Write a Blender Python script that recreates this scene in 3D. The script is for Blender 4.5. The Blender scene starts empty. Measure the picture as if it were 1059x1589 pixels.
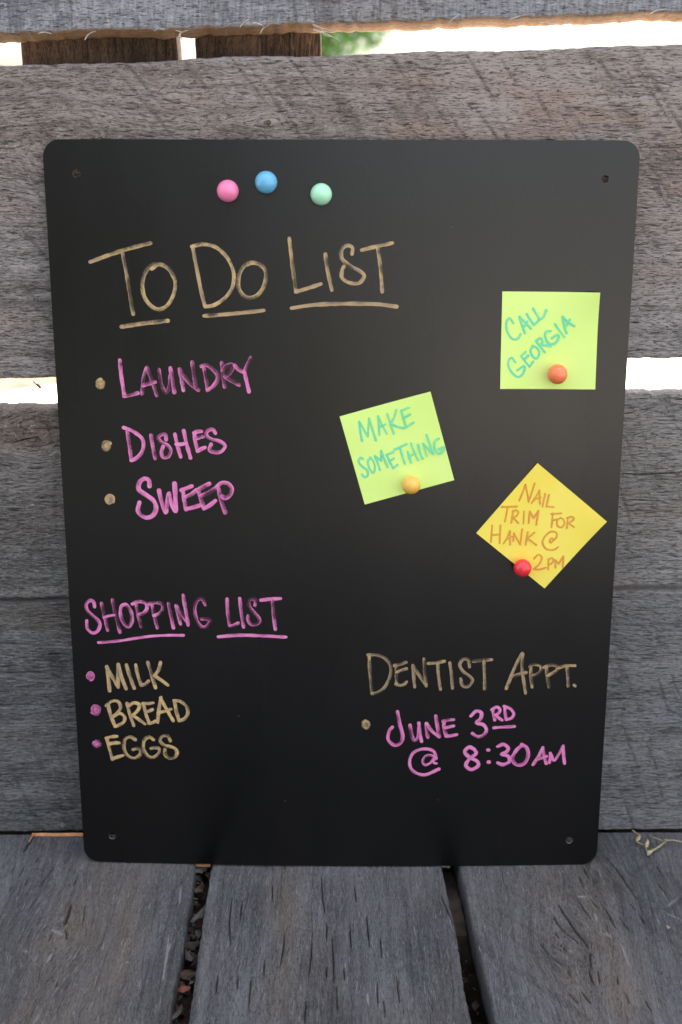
import bpy, math, random
import numpy as np
from mathutils import Vector

# ------------------------------------------------------------------ camera
S = bpy.context.scene
PW, PH = 1059.0, 1589.0
FPX, PITCH, ROLL, YAW, CAMH, CAMY = 1873.2, 0.32744, 0.00241, 0.00816, 0.64404, 0.9680
cp, sp = math.cos(PITCH), math.sin(PITCH)
Fv = np.array([math.sin(YAW) * cp, math.cos(YAW) * cp, -sp])
R0 = np.array([math.cos(YAW), -math.sin(YAW), 0.0])
U0 = np.cross(R0, Fv)
Rv = R0 * math.cos(ROLL) + U0 * math.sin(ROLL)
Uv = -R0 * math.sin(ROLL) + U0 * math.cos(ROLL)
CC = np.array([0.0, -CAMY, CAMH])
cd = bpy.data.cameras.new("camera")
cam = bpy.data.objects.new("camera", cd)
S.collection.objects.link(cam)
from mathutils import Matrix
M = Matrix(((Rv[0], Uv[0], -Fv[0], CC[0]), (Rv[1], Uv[1], -Fv[1], CC[1]), (Rv[2], Uv[2], -Fv[2], CC[2]), (0, 0, 0, 1)))
cam.matrix_world = M
cd.sensor_fit = 'VERTICAL'
cd.sensor_height = 36.0
cd.sensor_width = 24.0
cd.lens = FPX / PH * 36.0
cd.clip_start = 0.02
cd.clip_end = 2000
cd.dof.use_dof = True
cd.dof.focus_distance = 0.965
cd.dof.aperture_fstop = 5.6
S.camera = cam

# ------------------------------------------------------------------ sky, sun, exposure
SUN_EL, SUN_AZ = math.radians(65), math.radians(26)      # azimuth from +Y (behind the wall) towards +X
w = bpy.data.worlds.new("World")
S.world = w
w.use_nodes = True
nt = w.node_tree
sky = nt.nodes.new('ShaderNodeTexSky')
sky.sky_type = 'NISHITA'
sky.sun_disc = False
sky.sun_elevation = SUN_EL
sky.sun_rotation = SUN_AZ
sky.air_density = 1.0
sky.dust_density = 4.0
bg = nt.nodes['Background']
hs = nt.nodes.new('ShaderNodeHueSaturation')          # thin white haze: paler, less blue sky
hs.inputs['Saturation'].default_value = 0.55
tint = nt.nodes.new('ShaderNodeMix'); tint.data_type = 'RGBA'; tint.blend_type = 'MULTIPLY'
tint.inputs[0].default_value = 1.0
tint.inputs[7].default_value = (1.03, 1.0, 0.965, 1)
nt.links.new(sky.outputs[0], hs.inputs['Color'])
nt.links.new(hs.outputs[0], tint.inputs[6])
nt.links.new(tint.outputs[2], bg.inputs[0])
bg.inputs[1].default_value = 0.12
sl = bpy.data.lights.new("sun", 'SUN')
sl.energy = 4.0
sl.angle = math.radians(0.5)
sl.color = (1.0, 0.95, 0.87)
so = bpy.data.objects.new("sun", sl)
S.collection.objects.link(so)
sd = Vector((math.sin(SUN_AZ) * math.cos(SUN_EL), math.cos(SUN_AZ) * math.cos(SUN_EL), math.sin(SUN_EL)))
so.rotation_euler = sd.to_track_quat('Z', 'Y').to_euler()
so.location = (2, 4, 5)
S.view_settings.view_transform = 'Standard'
S.view_settings.look = 'None'
S.view_settings.exposure = 2.33
S.view_settings.gamma = 1.0

# ------------------------------------------------------------------ helpers
rng = np.random.default_rng(7)
random.seed(7)


def ray(px, py):
    d = Fv + Rv * ((px - PW / 2) / FPX) + Uv * ((PH / 2 - py) / FPX)
    return d


def on_wall(px, py, y=0.0):
    d = ray(px, py)
    t = (y - CC[1]) / d[1]
    return CC + d * t


def on_deck(px, py, z=0.0):
    d = ray(px, py)
    t = (z - CC[2]) / d[2]
    return CC + d * t


def link(o, parent=None):
    S.collection.objects.link(o)
    if parent:
        o.parent = parent
    return o


def tag(o, label=None, cat=None, group=None, kind=None):
    if label: o['label'] = label
    if cat: o['category'] = cat
    if group: o['group'] = group
    if kind: o['kind'] = kind
    return o


def empty(name, loc, label=None, cat=None, group=None, kind=None):
    o = bpy.data.objects.new(name, None)
    o.empty_display_size = 0.05
    o.location = loc
    link(o)
    return tag(o, label, cat, group, kind)


def mesh_obj(name, verts, faces, mat, parent=None, smooth=True):
    me = bpy.data.meshes.new(name)
    if isinstance(verts, np.ndarray) and isinstance(faces, np.ndarray):
        nv, nf, k = len(verts), len(faces), faces.shape[1]
        me.vertices.add(nv)
        me.vertices.foreach_set('co', verts.astype(np.float32).ravel())
        me.loops.add(nf * k)
        me.loops.foreach_set('vertex_index', faces.astype(np.int32).ravel())
        me.polygons.add(nf)
        me.polygons.foreach_set('loop_start', np.arange(0, nf * k, k, dtype=np.int32))
        me.polygons.foreach_set('loop_total', np.full(nf, k, dtype=np.int32))
        me.update(calc_edges=True)
    else:
        me.from_pydata([tuple(v) for v in verts], [], [tuple(f) for f in faces])
        me.update()
    if smooth:
        me.polygons.foreach_set('use_smooth', np.ones(len(me.polygons), dtype=bool))
    if mat: me.materials.append(mat)
    o = bpy.data.objects.new(name, me)
    link(o, parent)
    if parent:
        o.matrix_parent_inverse = parent_inv(parent)
    return o


def parent_inv(p):
    m = Matrix.LocRotScale(p.location, p.rotation_euler, p.scale)
    return m.inverted()


def attr(me, name, typ, data):
    a = me.attributes.new(name, typ, 'POINT')
    key = {'FLOAT': 'value', 'FLOAT_VECTOR': 'vector', 'FLOAT_COLOR': 'color'}[typ]
    a.data.foreach_set(key, data.astype(np.float32).ravel())


def vnoise(x, y, seed=0):
    """smooth 2-D value noise in 0..1"""
    r = np.random.default_rng(seed)
    T = r.random((257, 257))
    xi = np.floor(x).astype(int); yi = np.floor(y).astype(int)
    fx = x - xi; fy = y - yi
    fx = fx * fx * (3 - 2 * fx); fy = fy * fy * (3 - 2 * fy)
    a = T[xi % 256, yi % 256]; b = T[(xi + 1) % 256, yi % 256]
    c = T[xi % 256, (yi + 1) % 256]; d = T[(xi + 1) % 256, (yi + 1) % 256]
    return (a * (1 - fx) + b * fx) * (1 - fy) + (c * (1 - fx) + d * fx) * fy


def fbm(x, y, seed=0, o=3):
    s = 0; a = 1; t = 0
    for i in range(o):
        s = s + a * vnoise(x * 2 ** i, y * 2 ** i, seed + i * 11)
        t += a; a *= 0.5
    return s / t


# ------------------------------------------------------------------ node helpers
class NT:
    def __init__(s, name):
        s.m = bpy.data.materials.new(name)
        s.m.use_nodes = True
        s.t = s.m.node_tree
        s.b = s.t.nodes['Principled BSDF']
        s.out = s.t.nodes['Material Output']

    def n(s, typ, **kw):
        x = s.t.nodes.new(typ)
        for k, v in kw.items(): setattr(x, k, v)
        return x

    def l(s, a, b): s.t.links.new(a, b)

    def inp(s, sock, v):
        if hasattr(v, 'is_output') or isinstance(v, bpy.types.NodeSocket): s.l(v, sock)
        else: sock.default_value = v

    def math(s, op, a, b=0.0, c=None, clamp=False):
        x = s.n('ShaderNodeMath', operation=op); x.use_clamp = clamp
        s.inp(x.inputs[0], a); s.inp(x.inputs[1], b)
        if c is not None: s.inp(x.inputs[2], c)
        return x.outputs[0]

    def noise(s, vec, scale, detail=2.0, rough=0.5, dist=0.0):
        x = s.n('ShaderNodeTexNoise')
        s.l(vec, x.inputs['Vector'])
        x.inputs['Scale'].default_value = scale
        x.inputs['Detail'].default_value = detail
        x.inputs['Roughness'].default_value = rough
        x.inputs['Distortion'].default_value = dist
        return x.outputs['Fac']

    def mul(s, vec, v3):
        x = s.n('ShaderNodeVectorMath', operation='MULTIPLY')
        s.l(vec, x.inputs[0]); x.inputs[1].default_value = v3
        return x.outputs[0]

    def ramp(s, f, lo, hi, a=0.0, b=1.0):
        x = s.n('ShaderNodeMapRange', interpolation_type='SMOOTHSTEP')
        s.l(f, x.inputs[0])
        x.inputs[1].default_value = lo; x.inputs[2].default_value = hi
        x.inputs[3].default_value = a; x.inputs[4].default_value = b
        return x.outputs[0]

    def mix(s, f, a, b, typ='MIX'):
        x = s.n('ShaderNodeMix', data_type='RGBA', blend_type=typ)
        s.inp(x.inputs[0], f)
        s.inp(x.inputs[6], a if not isinstance(a, tuple) else (*a, 1.0))
        s.inp(x.inputs[7], b if not isinstance(b, tuple) else (*b, 1.0))
        return x.outputs[2]

    def at(s, name):
        x = s.n('ShaderNodeAttribute'); x.attribute_name = name
        return x


def wood_mat(name, dark, light, brown, cross=.25, warm=.6, raw=(0.50, 0.30, 0.16), contrast=1.0, rough=0.82, bump=1.0, pits=.75, flecks=.6):
    k = NT(name)
    g = k.at('grain').outputs['Vector']
    ft = k.at('feat')
    sep = k.n('ShaderNodeSeparateColor'); k.l(ft.outputs['Color'], sep.inputs[0])
    crack, fibre, rawf = sep.outputs[0], sep.outputs[1], sep.outputs[2]
    brf = ft.outputs['Alpha']
    tone = k.at('tone').outputs['Fac']
    streak = k.noise(k.mul(g, (26, 230, 230)), 1.0, 4, 0.6, 0.3)
    fine = k.noise(k.mul(g, (190, 1250, 1250)), 1.0, 3, 0.6, 0.4)
    grit = k.noise(g, 900.0, 2, 0.6)
    blot = k.noise(k.mul(g, (7, 16, 16)), 1.0, 4, 0.55)
    flow = k.noise(k.mul(g, (6, 110, 110)), 1.0, 4, 0.65, 0.25)
    f = k.math('MULTIPLY', streak, 0.5 * contrast)
    f = k.math('ADD', f, k.math('MULTIPLY', fine, 1.1 * contrast))
    f = k.math('ADD', f, k.math('MULTIPLY', grit, 0.35 * contrast))
    f = k.math('ADD', f, k.math('MULTIPLY', blot, 0.8))
    f = k.math('ADD', f, k.math('MULTIPLY', flow, 0.95))
    crs = k.noise(k.mul(g, (430, 75, 75)), 1.0, 3, 0.6, 0.5)
    f = k.math('ADD', f, tone)
    f = k.math('ADD', f, k.math('MULTIPLY', k.math('SUBTRACT', crs, .5), cross))
    pit = k.noise(k.mul(g, (210, 1150, 1150)), 1.0, 2, 0.55, 0.6)
    pitm = k.ramp(pit, 0.57, 0.66)
    flk = k.ramp(k.noise(k.mul(g, (260, 900, 900)), 1.0, 3, 0.7, 0.8), 0.58, 0.68)
    mid = (0.5 * contrast + 1.1 * contrast + 0.35 * contrast + 0.8 + 0.95) / 2
    f = k.ramp(f, mid - 0.5, mid + 0.5)
    c = k.mix(f, dark, light)
    hue = k.ramp(k.noise(k.mul(g, (5, 11, 11)), 1.0, 3, 0.6), .35, .65, -.15, .55)
    brf = k.math('ADD', brf, k.math('MULTIPLY', hue, warm), clamp=True)
    # warm tint where the grey skin is worn
    bnoise = k.ramp(k.noise(k.mul(g, (10, 45, 45)), 1.0, 3, 0.6), 0.25, 0.75, 0.35, 1.0)
    c = k.mix(k.math('MULTIPLY', brf, bnoise, clamp=True), c, k.mix(f, tuple(x * 0.62 for x in brown), tuple(x * 1.25 for x in brown)))
    rawc = k.mix(streak, tuple(x * 0.55 for x in raw), tuple(min(1, x * 1.4) for x in raw))
    c = k.mix(rawf, c, rawc)
    c = k.mix(k.math('MULTIPLY', pitm, pits, clamp=True), c, k.mix(.5, tuple(x * .25 for x in dark), (0.05, .03, .02)))
    c = k.mix(k.math('MULTIPLY', flk, flecks, clamp=True), c, tuple(min(.7, x * 1.65) for x in light))
    c = k.mix(k.math('MULTIPLY', fibre, 0.8, clamp=True), c, (0.40, 0.39, 0.375))
    c = k.mix(k.math('MULTIPLY', crack, 0.93, clamp=True), c, k.mix(k.ramp(blot, .45, .6), (0.014, 0.012, 0.011), (0.05, 0.028, 0.020)))
    k.l(c, k.b.inputs['Base Color'])
    k.b.inputs['Roughness'].default_value = rough
    k.b.inputs['Specular IOR Level'].default_value = 0.35
    h = k.math('ADD', k.math('MULTIPLY', fine, 0.6), k.math('MULTIPLY', grit, 0.3))
    h = k.math('ADD', h, k.math('MULTIPLY', streak, 0.8))
    h = k.math('SUBTRACT', h, k.math('MULTIPLY', pitm, 0.9))
    h = k.math('ADD', h, k.math('MULTIPLY', flk, 0.4))
    bp = k.n('ShaderNodeBump')
    bp.inputs['Strength'].default_value = 0.75 * bump
    bp.inputs['Distance'].default_value = 0.0012
    k.l(h, bp.inputs['Height'])
    k.l(bp.outputs[0], k.b.inputs['Normal'])
    return k.m


def simple(name, col, rough=0.5, spec=0.5, nscale=None, namp=0.2, bump=0.0):
    k = NT(name)
    if nscale:
        tc = k.n('ShaderNodeTexCoord').outputs['Object']
        n = k.noise(tc, nscale, 4, 0.6)
        c = k.mix(k.ramp(n, 0.3, 0.7), tuple(x * (1 - namp) for x in col), tuple(min(1, x * (1 + namp)) for x in col))
        k.l(c, k.b.inputs['Base Color'])
        if bump:
            bp = k.n('ShaderNodeBump'); bp.inputs['Strength'].default_value = bump
            bp.inputs['Distance'].default_value = 0.001
            k.l(n, bp.inputs['Height']); k.l(bp.outputs[0], k.b.inputs['Normal'])
    else:
        k.b.inputs['Base Color'].default_value = (*col, 1)
    k.b.inputs['Roughness'].default_value = rough
    k.b.inputs['Specular IOR Level'].default_value = spec
    return k.m


# ------------------------------------------------------------------ weathered plank
def plank(name, parent, mat, P, ulist, vlo, vhi, T, seed, dv=0.0008, r=0.003, jag=0.0006,
          knots=(), cracks=(), fibres=(), brown=(), n_dash=0, n_fib=0, region=None, dash_len=(0.004, 0.014),
          dash_w=0.00045, saw=None, bevel_lo=0.0, bevel_hi=0.0, raw_lo=0.0, raw_hi=0.0, tone0=0.0,
          cup=0.0, tonefn=None, wavy=0.0012, relief=0.0003, dash_d=0.0012, edge_noise=1.0, sawlines=None, damp=1.0, n_long=0):
    """grain runs along u; v across; front grid with relief, rounded edges, sides, back"""
    u = np.asarray(ulist, float)
    lo = vlo(u) + jag * (fbm(u * 160, u * 0 + 3, seed, 3) - .5) * 2 * edge_noise + wavy * (vnoise(u * 14, u * 0, seed + 5) - .5) * 2
    hi = vhi(u) + jag * (fbm(u * 160, u * 0 + 7, seed + 1, 3) - .5) * 2 * edge_noise + wavy * (vnoise(u * 14, u * 0 + 9, seed + 6) - .5) * 2
    nv = max(6, int(round(float(np.mean(hi - lo)) / dv)))
    t = np.linspace(0, 1, nv)
    UU = np.repeat(u[:, None], nv, 1)
    VV = lo[:, None] + (hi - lo)[:, None] * t[None, :]
    dlo = VV - lo[:, None]; dhi = hi[:, None] - VV
    # grain warped round knots
    VP = VV + 0.006 * (fbm(UU * 5, VV * 12, seed + 20, 2) - .5)
    for (ku, kv, lu, lv, a) in knots:
        e = np.exp(-((UU - ku) / lu) ** 2 - ((VV - kv) / lv) ** 2)
        VP = VP - a * (VV - kv) * e
    gu = np.gradient(VP, axis=0) / np.maximum(np.gradient(UU, axis=0), 1e-6)
    gv = np.gradient(VP, axis=1) / np.maximum(np.gradient(VV, axis=1), 1e-6)
    slope = np.clip(-gu / np.where(np.abs(gv) < 0.2, 0.2, gv), -1.5, 1.5)
    crack = np.zeros_like(UU); fib = np.zeros_like(UU); H = np.zeros_like(UU)

    def stamp(cu, cv, ln, wd, sl_, amp, tgt, depth):
        i0 = np.searchsorted(u, cu - ln * 1.1); i1 = np.searchsorted(u, cu + ln * 1.1)
        if i1 - i0 < 1: return
        i1 = min(i1 + 1, len(u))
        im = min(i0 + (i1 - i0) // 2, len(u) - 1)
        span = hi[im] - lo[im]
        ext = (wd * 3 + abs(sl_) * ln)
        j0 = int(max(0, (cv - ext - lo[im]) / span * (nv - 1))); j1 = int(min(nv, (cv + ext - lo[im]) / span * (nv - 1) + 2))
        if j1 <= j0: return
        du = UU[i0:i1, j0:j1] - cu; dvv = VV[i0:i1, j0:j1] - cv - du * sl_
        e = np.exp(-(dvv / wd) ** 2) * np.clip(1 - (du / ln) ** 2, 0, 1) * amp
        tgt[i0:i1, j0:j1] = np.maximum(tgt[i0:i1, j0:j1], e)
        if depth: H[i0:i1, j0:j1] -= depth * e

    rr = np.random.default_rng(seed + 99)
    if region and (n_dash or n_fib):
        regs = region if isinstance(region, list) else [region]
        for q in range(n_dash + n_fib):
            cu = rr.uniform(*regs[int(rr.random() * len(regs))])
            i = min(np.searchsorted(u, cu), len(u) - 1)
            cv = rr.uniform(lo[i], hi[i])
            j = int((cv - lo[i]) / (hi[i] - lo[i]) * (nv - 1))
            dens = float(vnoise(np.array([cu * 22 + 5]), np.array([cv * 30]), seed + 31)[0])
            if rr.random() > 0.25 + 1.1 * dens: continue
            s_ = slope[i, j] + rr.normal(0, 0.03)
            if q < n_dash:
                big = rr.random() ** 3
                stamp(cu, cv, rr.uniform(*dash_len) * (0.5 + 0.9 * big), dash_w * (0.8 + 0.9 * big), s_, damp * (0.35 + 0.6 * rr.random() * (0.5 + big)), crack, dash_d)
            else:
                stamp(cu, cv, rr.uniform(*dash_len) * 0.6, dash_w * 0.9, s_ + rr.normal(0, .12), rr.uniform(0.15, 0.7), fib, -0.0002)

    if region and n_long:
        for q in range(n_long):       # long splits that wander with the grain
            cu = rr.uniform(*regs[int(rr.random() * len(regs))])
            i = min(np.searchsorted(u, cu), len(u) - 1)
            cv = rr.uniform(lo[i] + .002, hi[i] - .002); dn_ = rr.uniform(.3, .9)
            for k_ in range(int(rr.integers(3, 9))):
                i = min(np.searchsorted(u, cu), len(u) - 1)
                j = int(np.clip((cv - lo[i]) / (hi[i] - lo[i]) * (nv - 1), 0, nv - 1))
                stamp(cu, cv, rr.uniform(.004, .008), rr.uniform(.00022, .00042), slope[i, j], dn_ * rr.uniform(.5, 1), crack, .0008)
                cu += rr.uniform(.004, .007); cv += slope[i, j] * .0055 + rr.normal(0, .00018)

    def poly(pts, wd, amp, tgt, depth):
        pts = [np.array(p_, float) for p_ in pts]
        d2 = None
        L = sum(np.linalg.norm(pts[i + 1] - pts[i]) for i in range(len(pts) - 1)); acc = 0
        us = [p_[0] for p_ in pts]
        i0 = max(0, np.searchsorted(u, min(us) - 4 * wd - 0.002) - 1); i1 = min(len(u), np.searchsorted(u, max(us) + 4 * wd + 0.002) + 1)
        if i1 <= i0: return
        X = UU[i0:i1]; Y = VV[i0:i1]
        best = np.full(X.shape, 9.0); par = np.zeros(X.shape)
        for a, b in zip(pts[:-1], pts[1:]):
            ab = b - a; l2 = ab @ ab; ll = math.sqrt(l2)
            s = np.clip(((X - a[0]) * ab[0] + (Y - a[1]) * ab[1]) / l2, 0, 1)
            d = np.hypot(X - a[0] - s * ab[0], Y - a[1] - s * ab[1])
            m_ = d < best
            best = np.where(m_, d, best); par = np.where(m_, (acc + s * ll) / L, par)
            acc += ll
        wv = wd * (0.35 + 0.9 * np.sin(np.pi * np.clip(par * 0.94 + 0.03, 0, 1)))
        wv = wv * (0.7 + 0.6 * vnoise(X * 500, Y * 500, seed))
        e = np.exp(-(best / wv) ** 2) * amp
        tgt[i0:i1] = np.maximum(tgt[i0:i1], e)
        if depth: H[i0:i1] -= depth * e

    if sawlines:
        for (ua, ub, va, vb, cnt, sl3, amp3) in sawlines:
            for q in range(cnt):
                cu = rr.uniform(ua, ub); cv = rr.uniform(va, vb); ln = rr.uniform(.012, .05)
                sj = sl3 * rr.uniform(.85, 1.15); bend = rr.uniform(.0, .06)
                pts = [(cu + sj * dv_ + bend * dv_ * dv_ * 10, cv + dv_) for dv_ in np.linspace(-ln / 2, ln / 2, 4)]
                poly(pts, rr.uniform(.0008, .0013), amp3 * rr.uniform(.3, .8), crack, .0006)
    for (pts, wd) in cracks: poly(pts, wd, 1.0, crack, 0.003)
    for (pts, wd) in fibres: poly(pts, wd, 0.6, fib, -0.0004)
    for (ku, kv, lu, lv, a) in knots:      # ringed knot heart
        q = np.hypot((UU - ku) / (lu * .42), (VV - kv) / (lv * .42))
        crack = np.maximum(crack, 0.35 * np.exp(-((q - 1) / .16) ** 2) * (vnoise(UU * 300, VV * 300, seed + 3) > .45))
        H -= 0.0006 * np.exp(-((q - 1) / .25) ** 2)
    br = np.zeros_like(UU)
    for (bu, bv, lu, lv, a) in brown:
        br = br + a * np.exp(-((UU - bu) / lu) ** 2 - ((VV - bv) / lv) ** 2)
    br = np.clip(br * (0.55 + 0.9 * fbm(UU * 30, VV * 30, seed + 40, 3)), 0, 1)
    tone = tone0 + 0.35 * (fbm(UU * 9, VV * 22, seed + 50, 4) - .5)
    # relief along the grain
    H += relief * (fbm(UU * 40, VP * 420, seed + 60, 3) - .5) * 2
    H += 0.0008 * (fbm(UU * 6, VV * 14, seed + 61, 2) - .5) * 2
    if saw:
        per, sl2, amp = saw
        ph = UU + VV * sl2 + 0.004 * (fbm(UU * 25, VV * 25, seed + 70, 2) - .5)
        sw = vnoise(ph / per, VV * 6, seed + 71) + .5 * vnoise(ph / per * 2.3, VV * 25, seed + 72)
        sw = np.clip((0.62 - sw) / .35, 0, 1)
        pat = np.clip(fbm(UU * 9, VV * 12, seed + 73, 2) * 2 - .45, 0, 1)
        H -= 0.0004 * amp * sw * pat
        tone -= 0.34 * amp * sw * pat
    if tonefn is not None: tone = tone + tonefn(UU, VV)
    rl = np.clip(1 - dlo / r, 0, 1); rh = np.clip(1 - dhi / r, 0, 1)
    H -= r * (1 - np.sqrt(1 - rl ** 2)) + r * (1 - np.sqrt(1 - rh ** 2))
    H += cup * (1 - (2 * t[None, :] - 1) ** 2)
    raw = np.zeros_like(UU)
    # side rows
    ns = 5
    def side(edge, Hedge, sgn, bevel, rawamt, sd_):
        rows = []
        for q in range(1, ns + 1):
            f_ = q / ns
            hh = Hedge * (1 - f_) + (-T) * f_
            vv = edge + sgn * (bevel * f_) + sgn * 0.0009 * (fbm(u * 120, u * 0 + f_ * 3, sd_, 3) - .5) * (f_ < 1)
            rows.append((vv, hh))
        return rows
    lo_r = side(lo, H[:, 0], -1, bevel_lo, raw_lo, seed + 80)
    hi_r = side(hi, H[:, -1], 1, bevel_hi, raw_hi, seed + 81)
    cols_v = [a[0] for a in lo_r[::-1]] + [VV[:, j] for j in range(nv)] + [a[0] for a in hi_r]
    cols_h = [a[1] for a in lo_r[::-1]] + [H[:, j] for j in range(nv)] + [a[1] for a in hi_r]
    V2 = np.stack(cols_v, 1); H2 = np.stack(cols_h, 1); U2 = np.repeat(u[:, None], V2.shape[1], 1)
    padl = lambda A, val_lo, val_hi: np.concatenate([np.repeat(val_lo[:, None], ns, 1), A, np.repeat(val_hi[:, None], ns, 1)], 1)
    z = np.zeros(len(u))
    crk = padl(crack, z, z); fb = padl(fib, z, z); tn = padl(tone, tone[:, 0], tone[:, -1])
    brn = padl(br, br[:, 0], br[:, -1]); rw = padl(raw, z + raw_lo, z + raw_hi)
    if raw_lo: rw[:, ns:ns + 3] = raw_lo * np.array([.8, .5, .2])
    VP2 = np.concatenate([np.stack([VP[:, 0] - 0.003 * (ns - q) for q in range(ns)], 1), VP, np.stack([VP[:, -1] + 0.003 * (q + 1) for q in range(ns)], 1)], 1)
    nU, nC = U2.shape
    co = P(U2.ravel(), V2.ravel(), H2.ravel())
    idx = np.arange(nU * nC).reshape(nU, nC)
    a, b, c, d = idx[:-1, :-1], idx[1:, :-1], idx[1:, 1:], idx[:-1, 1:]
    faces = np.stack([a, b, c, d], -1).reshape(-1, 4)
    back = np.stack([idx[:-1, -1], idx[1:, -1], idx[1:, 0], idx[:-1, 0]], -1)
    # ends: fold the ring shut with quads between mirrored columns
    caps = []
    for row, flip in ((idx[0], False), (idx[-1], True)):
        for q in range(nC // 2 - 1):
            f4 = (row[q], row[q + 1], row[nC - 2 - q], row[nC - 1 - q])
            caps.append(f4[::-1] if flip else f4)
    faces = np.concatenate([faces, back, np.array(caps)], 0)
    # orientation
    p0, p1, p2 = co[faces[0, 0]], co[faces[0, 1]], co[faces[0, 2]]
    o = mesh_obj(name, co, faces, mat, parent)
    me = o.data
    attr(me, 'grain', 'FLOAT_VECTOR', np.stack([U2.ravel() + seed * 1.37, VP2.ravel() + seed * .71, H2.ravel()], 1))
    attr(me, 'feat', 'FLOAT_COLOR', np.stack([np.clip(crk, 0, 1).ravel(), np.clip(fb, 0, 1).ravel(), rw.ravel(), brn.ravel()], 1))
    attr(me, 'tone', 'FLOAT', tn.ravel())
    return o


def wallP(y0, tilt=0.0):
    def P(u, v, h): return np.stack([u, y0 - h, v], 1)
    return P


def deckP(z0):
    def P(u, v, h): return np.stack([v, u, z0 + h], 1)
    return P


def edge_line(p0, p1):
    (xa, ya), (xb, yb) = p0, p1
    return lambda u: ya + (yb - ya) * (u - xa) / (xb - xa)


def spaced(lo, hi, flo, fhi, fine, coarse):
    a = np.arange(lo, flo, coarse); b = np.arange(flo, fhi, fine); c = np.arange(fhi, hi + coarse * .5, coarse)
    return np.unique(np.concatenate([a, b, c]))


# ------------------------------------------------------------------ ground
gk = NT('dry_ground')
tc = gk.n('ShaderNodeTexCoord').outputs['Object']
g1 = gk.noise(tc, 3.0, 6, 0.65); g2 = gk.noise(tc, 0.35, 3, 0.5)
gc = gk.mix(gk.ramp(g1, .3, .7), (0.20, 0.15, 0.10), (0.36, 0.30, 0.21))
gc = gk.mix(gk.ramp(g2, .45, .65), gc, (0.13, 0.15, 0.06))
gk.l(gc, gk.b.inputs['Base Color']); gk.b.inputs['Roughness'].default_value = 0.95
GZ = -0.16
N = 40
gx = np.concatenate([-np.geomspace(600, .5, N), np.geomspace(.5, 600, N)])
X, Y = np.meshgrid(gx, gx, indexing='ij')
Z = GZ + 0.02 * (fbm(X * .8 + 50, Y * .8 + 50, 3, 3) - .5) * (np.hypot(X, Y) > 4)
idx = np.arange(X.size).reshape(X.shape)
fc = np.stack([idx[:-1, :-1], idx[1:, :-1], idx[1:, 1:], idx[:-1, 1:]], -1).reshape(-1, 4)
go = mesh_obj('ground', np.stack([X.ravel(), Y.ravel(), Z.ravel()], 1), fc, gk.m)
tag(go, kind='structure')

# pale paving behind the wall, in full sun
def slab(name, pts, z0, z1, mat):
    n = len(pts)
    v = [(x, y, z1) for x, y in pts] + [(x, y, z0) for x, y in pts]
    f = [tuple(range(n))] + [(i, i + n, (i + 1) % n + n, (i + 1) % n) for i in range(n)]
    return mesh_obj(name, v, f, mat, smooth=False)
conc = simple('pale_concrete', (0.55, 0.53, 0.50), 0.9, 0.3, 12, 0.12, 0.3)
tag(slab('path', [(-6, 0.5), (6, 0.5), (6, 4.4), (-6, 2.05)], GZ - .05, GZ + .03, conc), kind='structure')

bq = [on_deck(*p, GZ + .034)[:2] for p in ((-60, 615), (98, 594))]
tag(slab('garden_bed', [tuple(bq[0]), tuple(bq[1]), (bq[1][0] + .3, 4.5), (-6, 4.5), (-6, float(bq[0][1]))], GZ - .05, GZ + .034,
         simple('red_mulch', (0.17, 0.105, 0.08), .95, .1, 14, .3, .5)), kind='structure')
tan = simple('added_paving_tan', (0.33, 0.30, 0.27), 0.9, 0.3, 6, 0.15, 0.3)
tag(slab('added_paving', [(.35, -2.5), (-.3, -30), (30, -30), (9, -2.5)], GZ - .05, GZ + .03, tan), kind='structure')  # unseen pale paving, added to brighten the right of the board's reflection
added_dark_ground = simple('added_ground_green', (0.042, 0.044, 0.034), 0.95, 0.1, 9, 0.35, 0.4)
tag(slab('added_dark_ground', [(.35, -2.5), (-14, -2.5), (-30, -30), (-.3, -30)], GZ - .05, GZ + .035, added_dark_ground), kind='structure')  # unseen dark ground, added to keep the left of the board's reflection dark

# unseen dark mass added behind the camera to darken the board's left reflection
wx = np.linspace(-24, -.6, 90); wh = np.linspace(0, 1, 24)
WX, WT = np.meshgrid(wx, wh, indexing='ij')
rise = 4.6 * np.clip((-.4 - WX) / 1.4, 0, 1) ** .5 * (.75 + .5 * fbm(WX * .9 + 40, WX * 0 + 2, 9, 3))
WZ = GZ - .05 + rise * np.sin(WT * math.pi / 2)
WY = -9.5 - 2.2 * (1 - np.cos(WT * math.pi / 2)) + 1.1 * (fbm(WX * 1.6 + 40, WZ * 1.6 + 40, 8, 4) - .5)
ix = np.arange(WX.size).reshape(WX.shape)
wd = mesh_obj('added_dark_mass', np.stack([WX.ravel(), WY.ravel(), WZ.ravel()], 1), np.stack([ix[:-1, :-1], ix[:-1, 1:], ix[1:, 1:], ix[1:, :-1]], -1).reshape(-1, 4),
              simple('added_mass_green', (0.034, 0.037, 0.032), .9, .1, 2.5, .5, .6))
tag(wd, 'unseen dark green mass added behind the camera to darken the reflection in the left of the board', 'added_dark_mass', kind='stuff')

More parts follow.
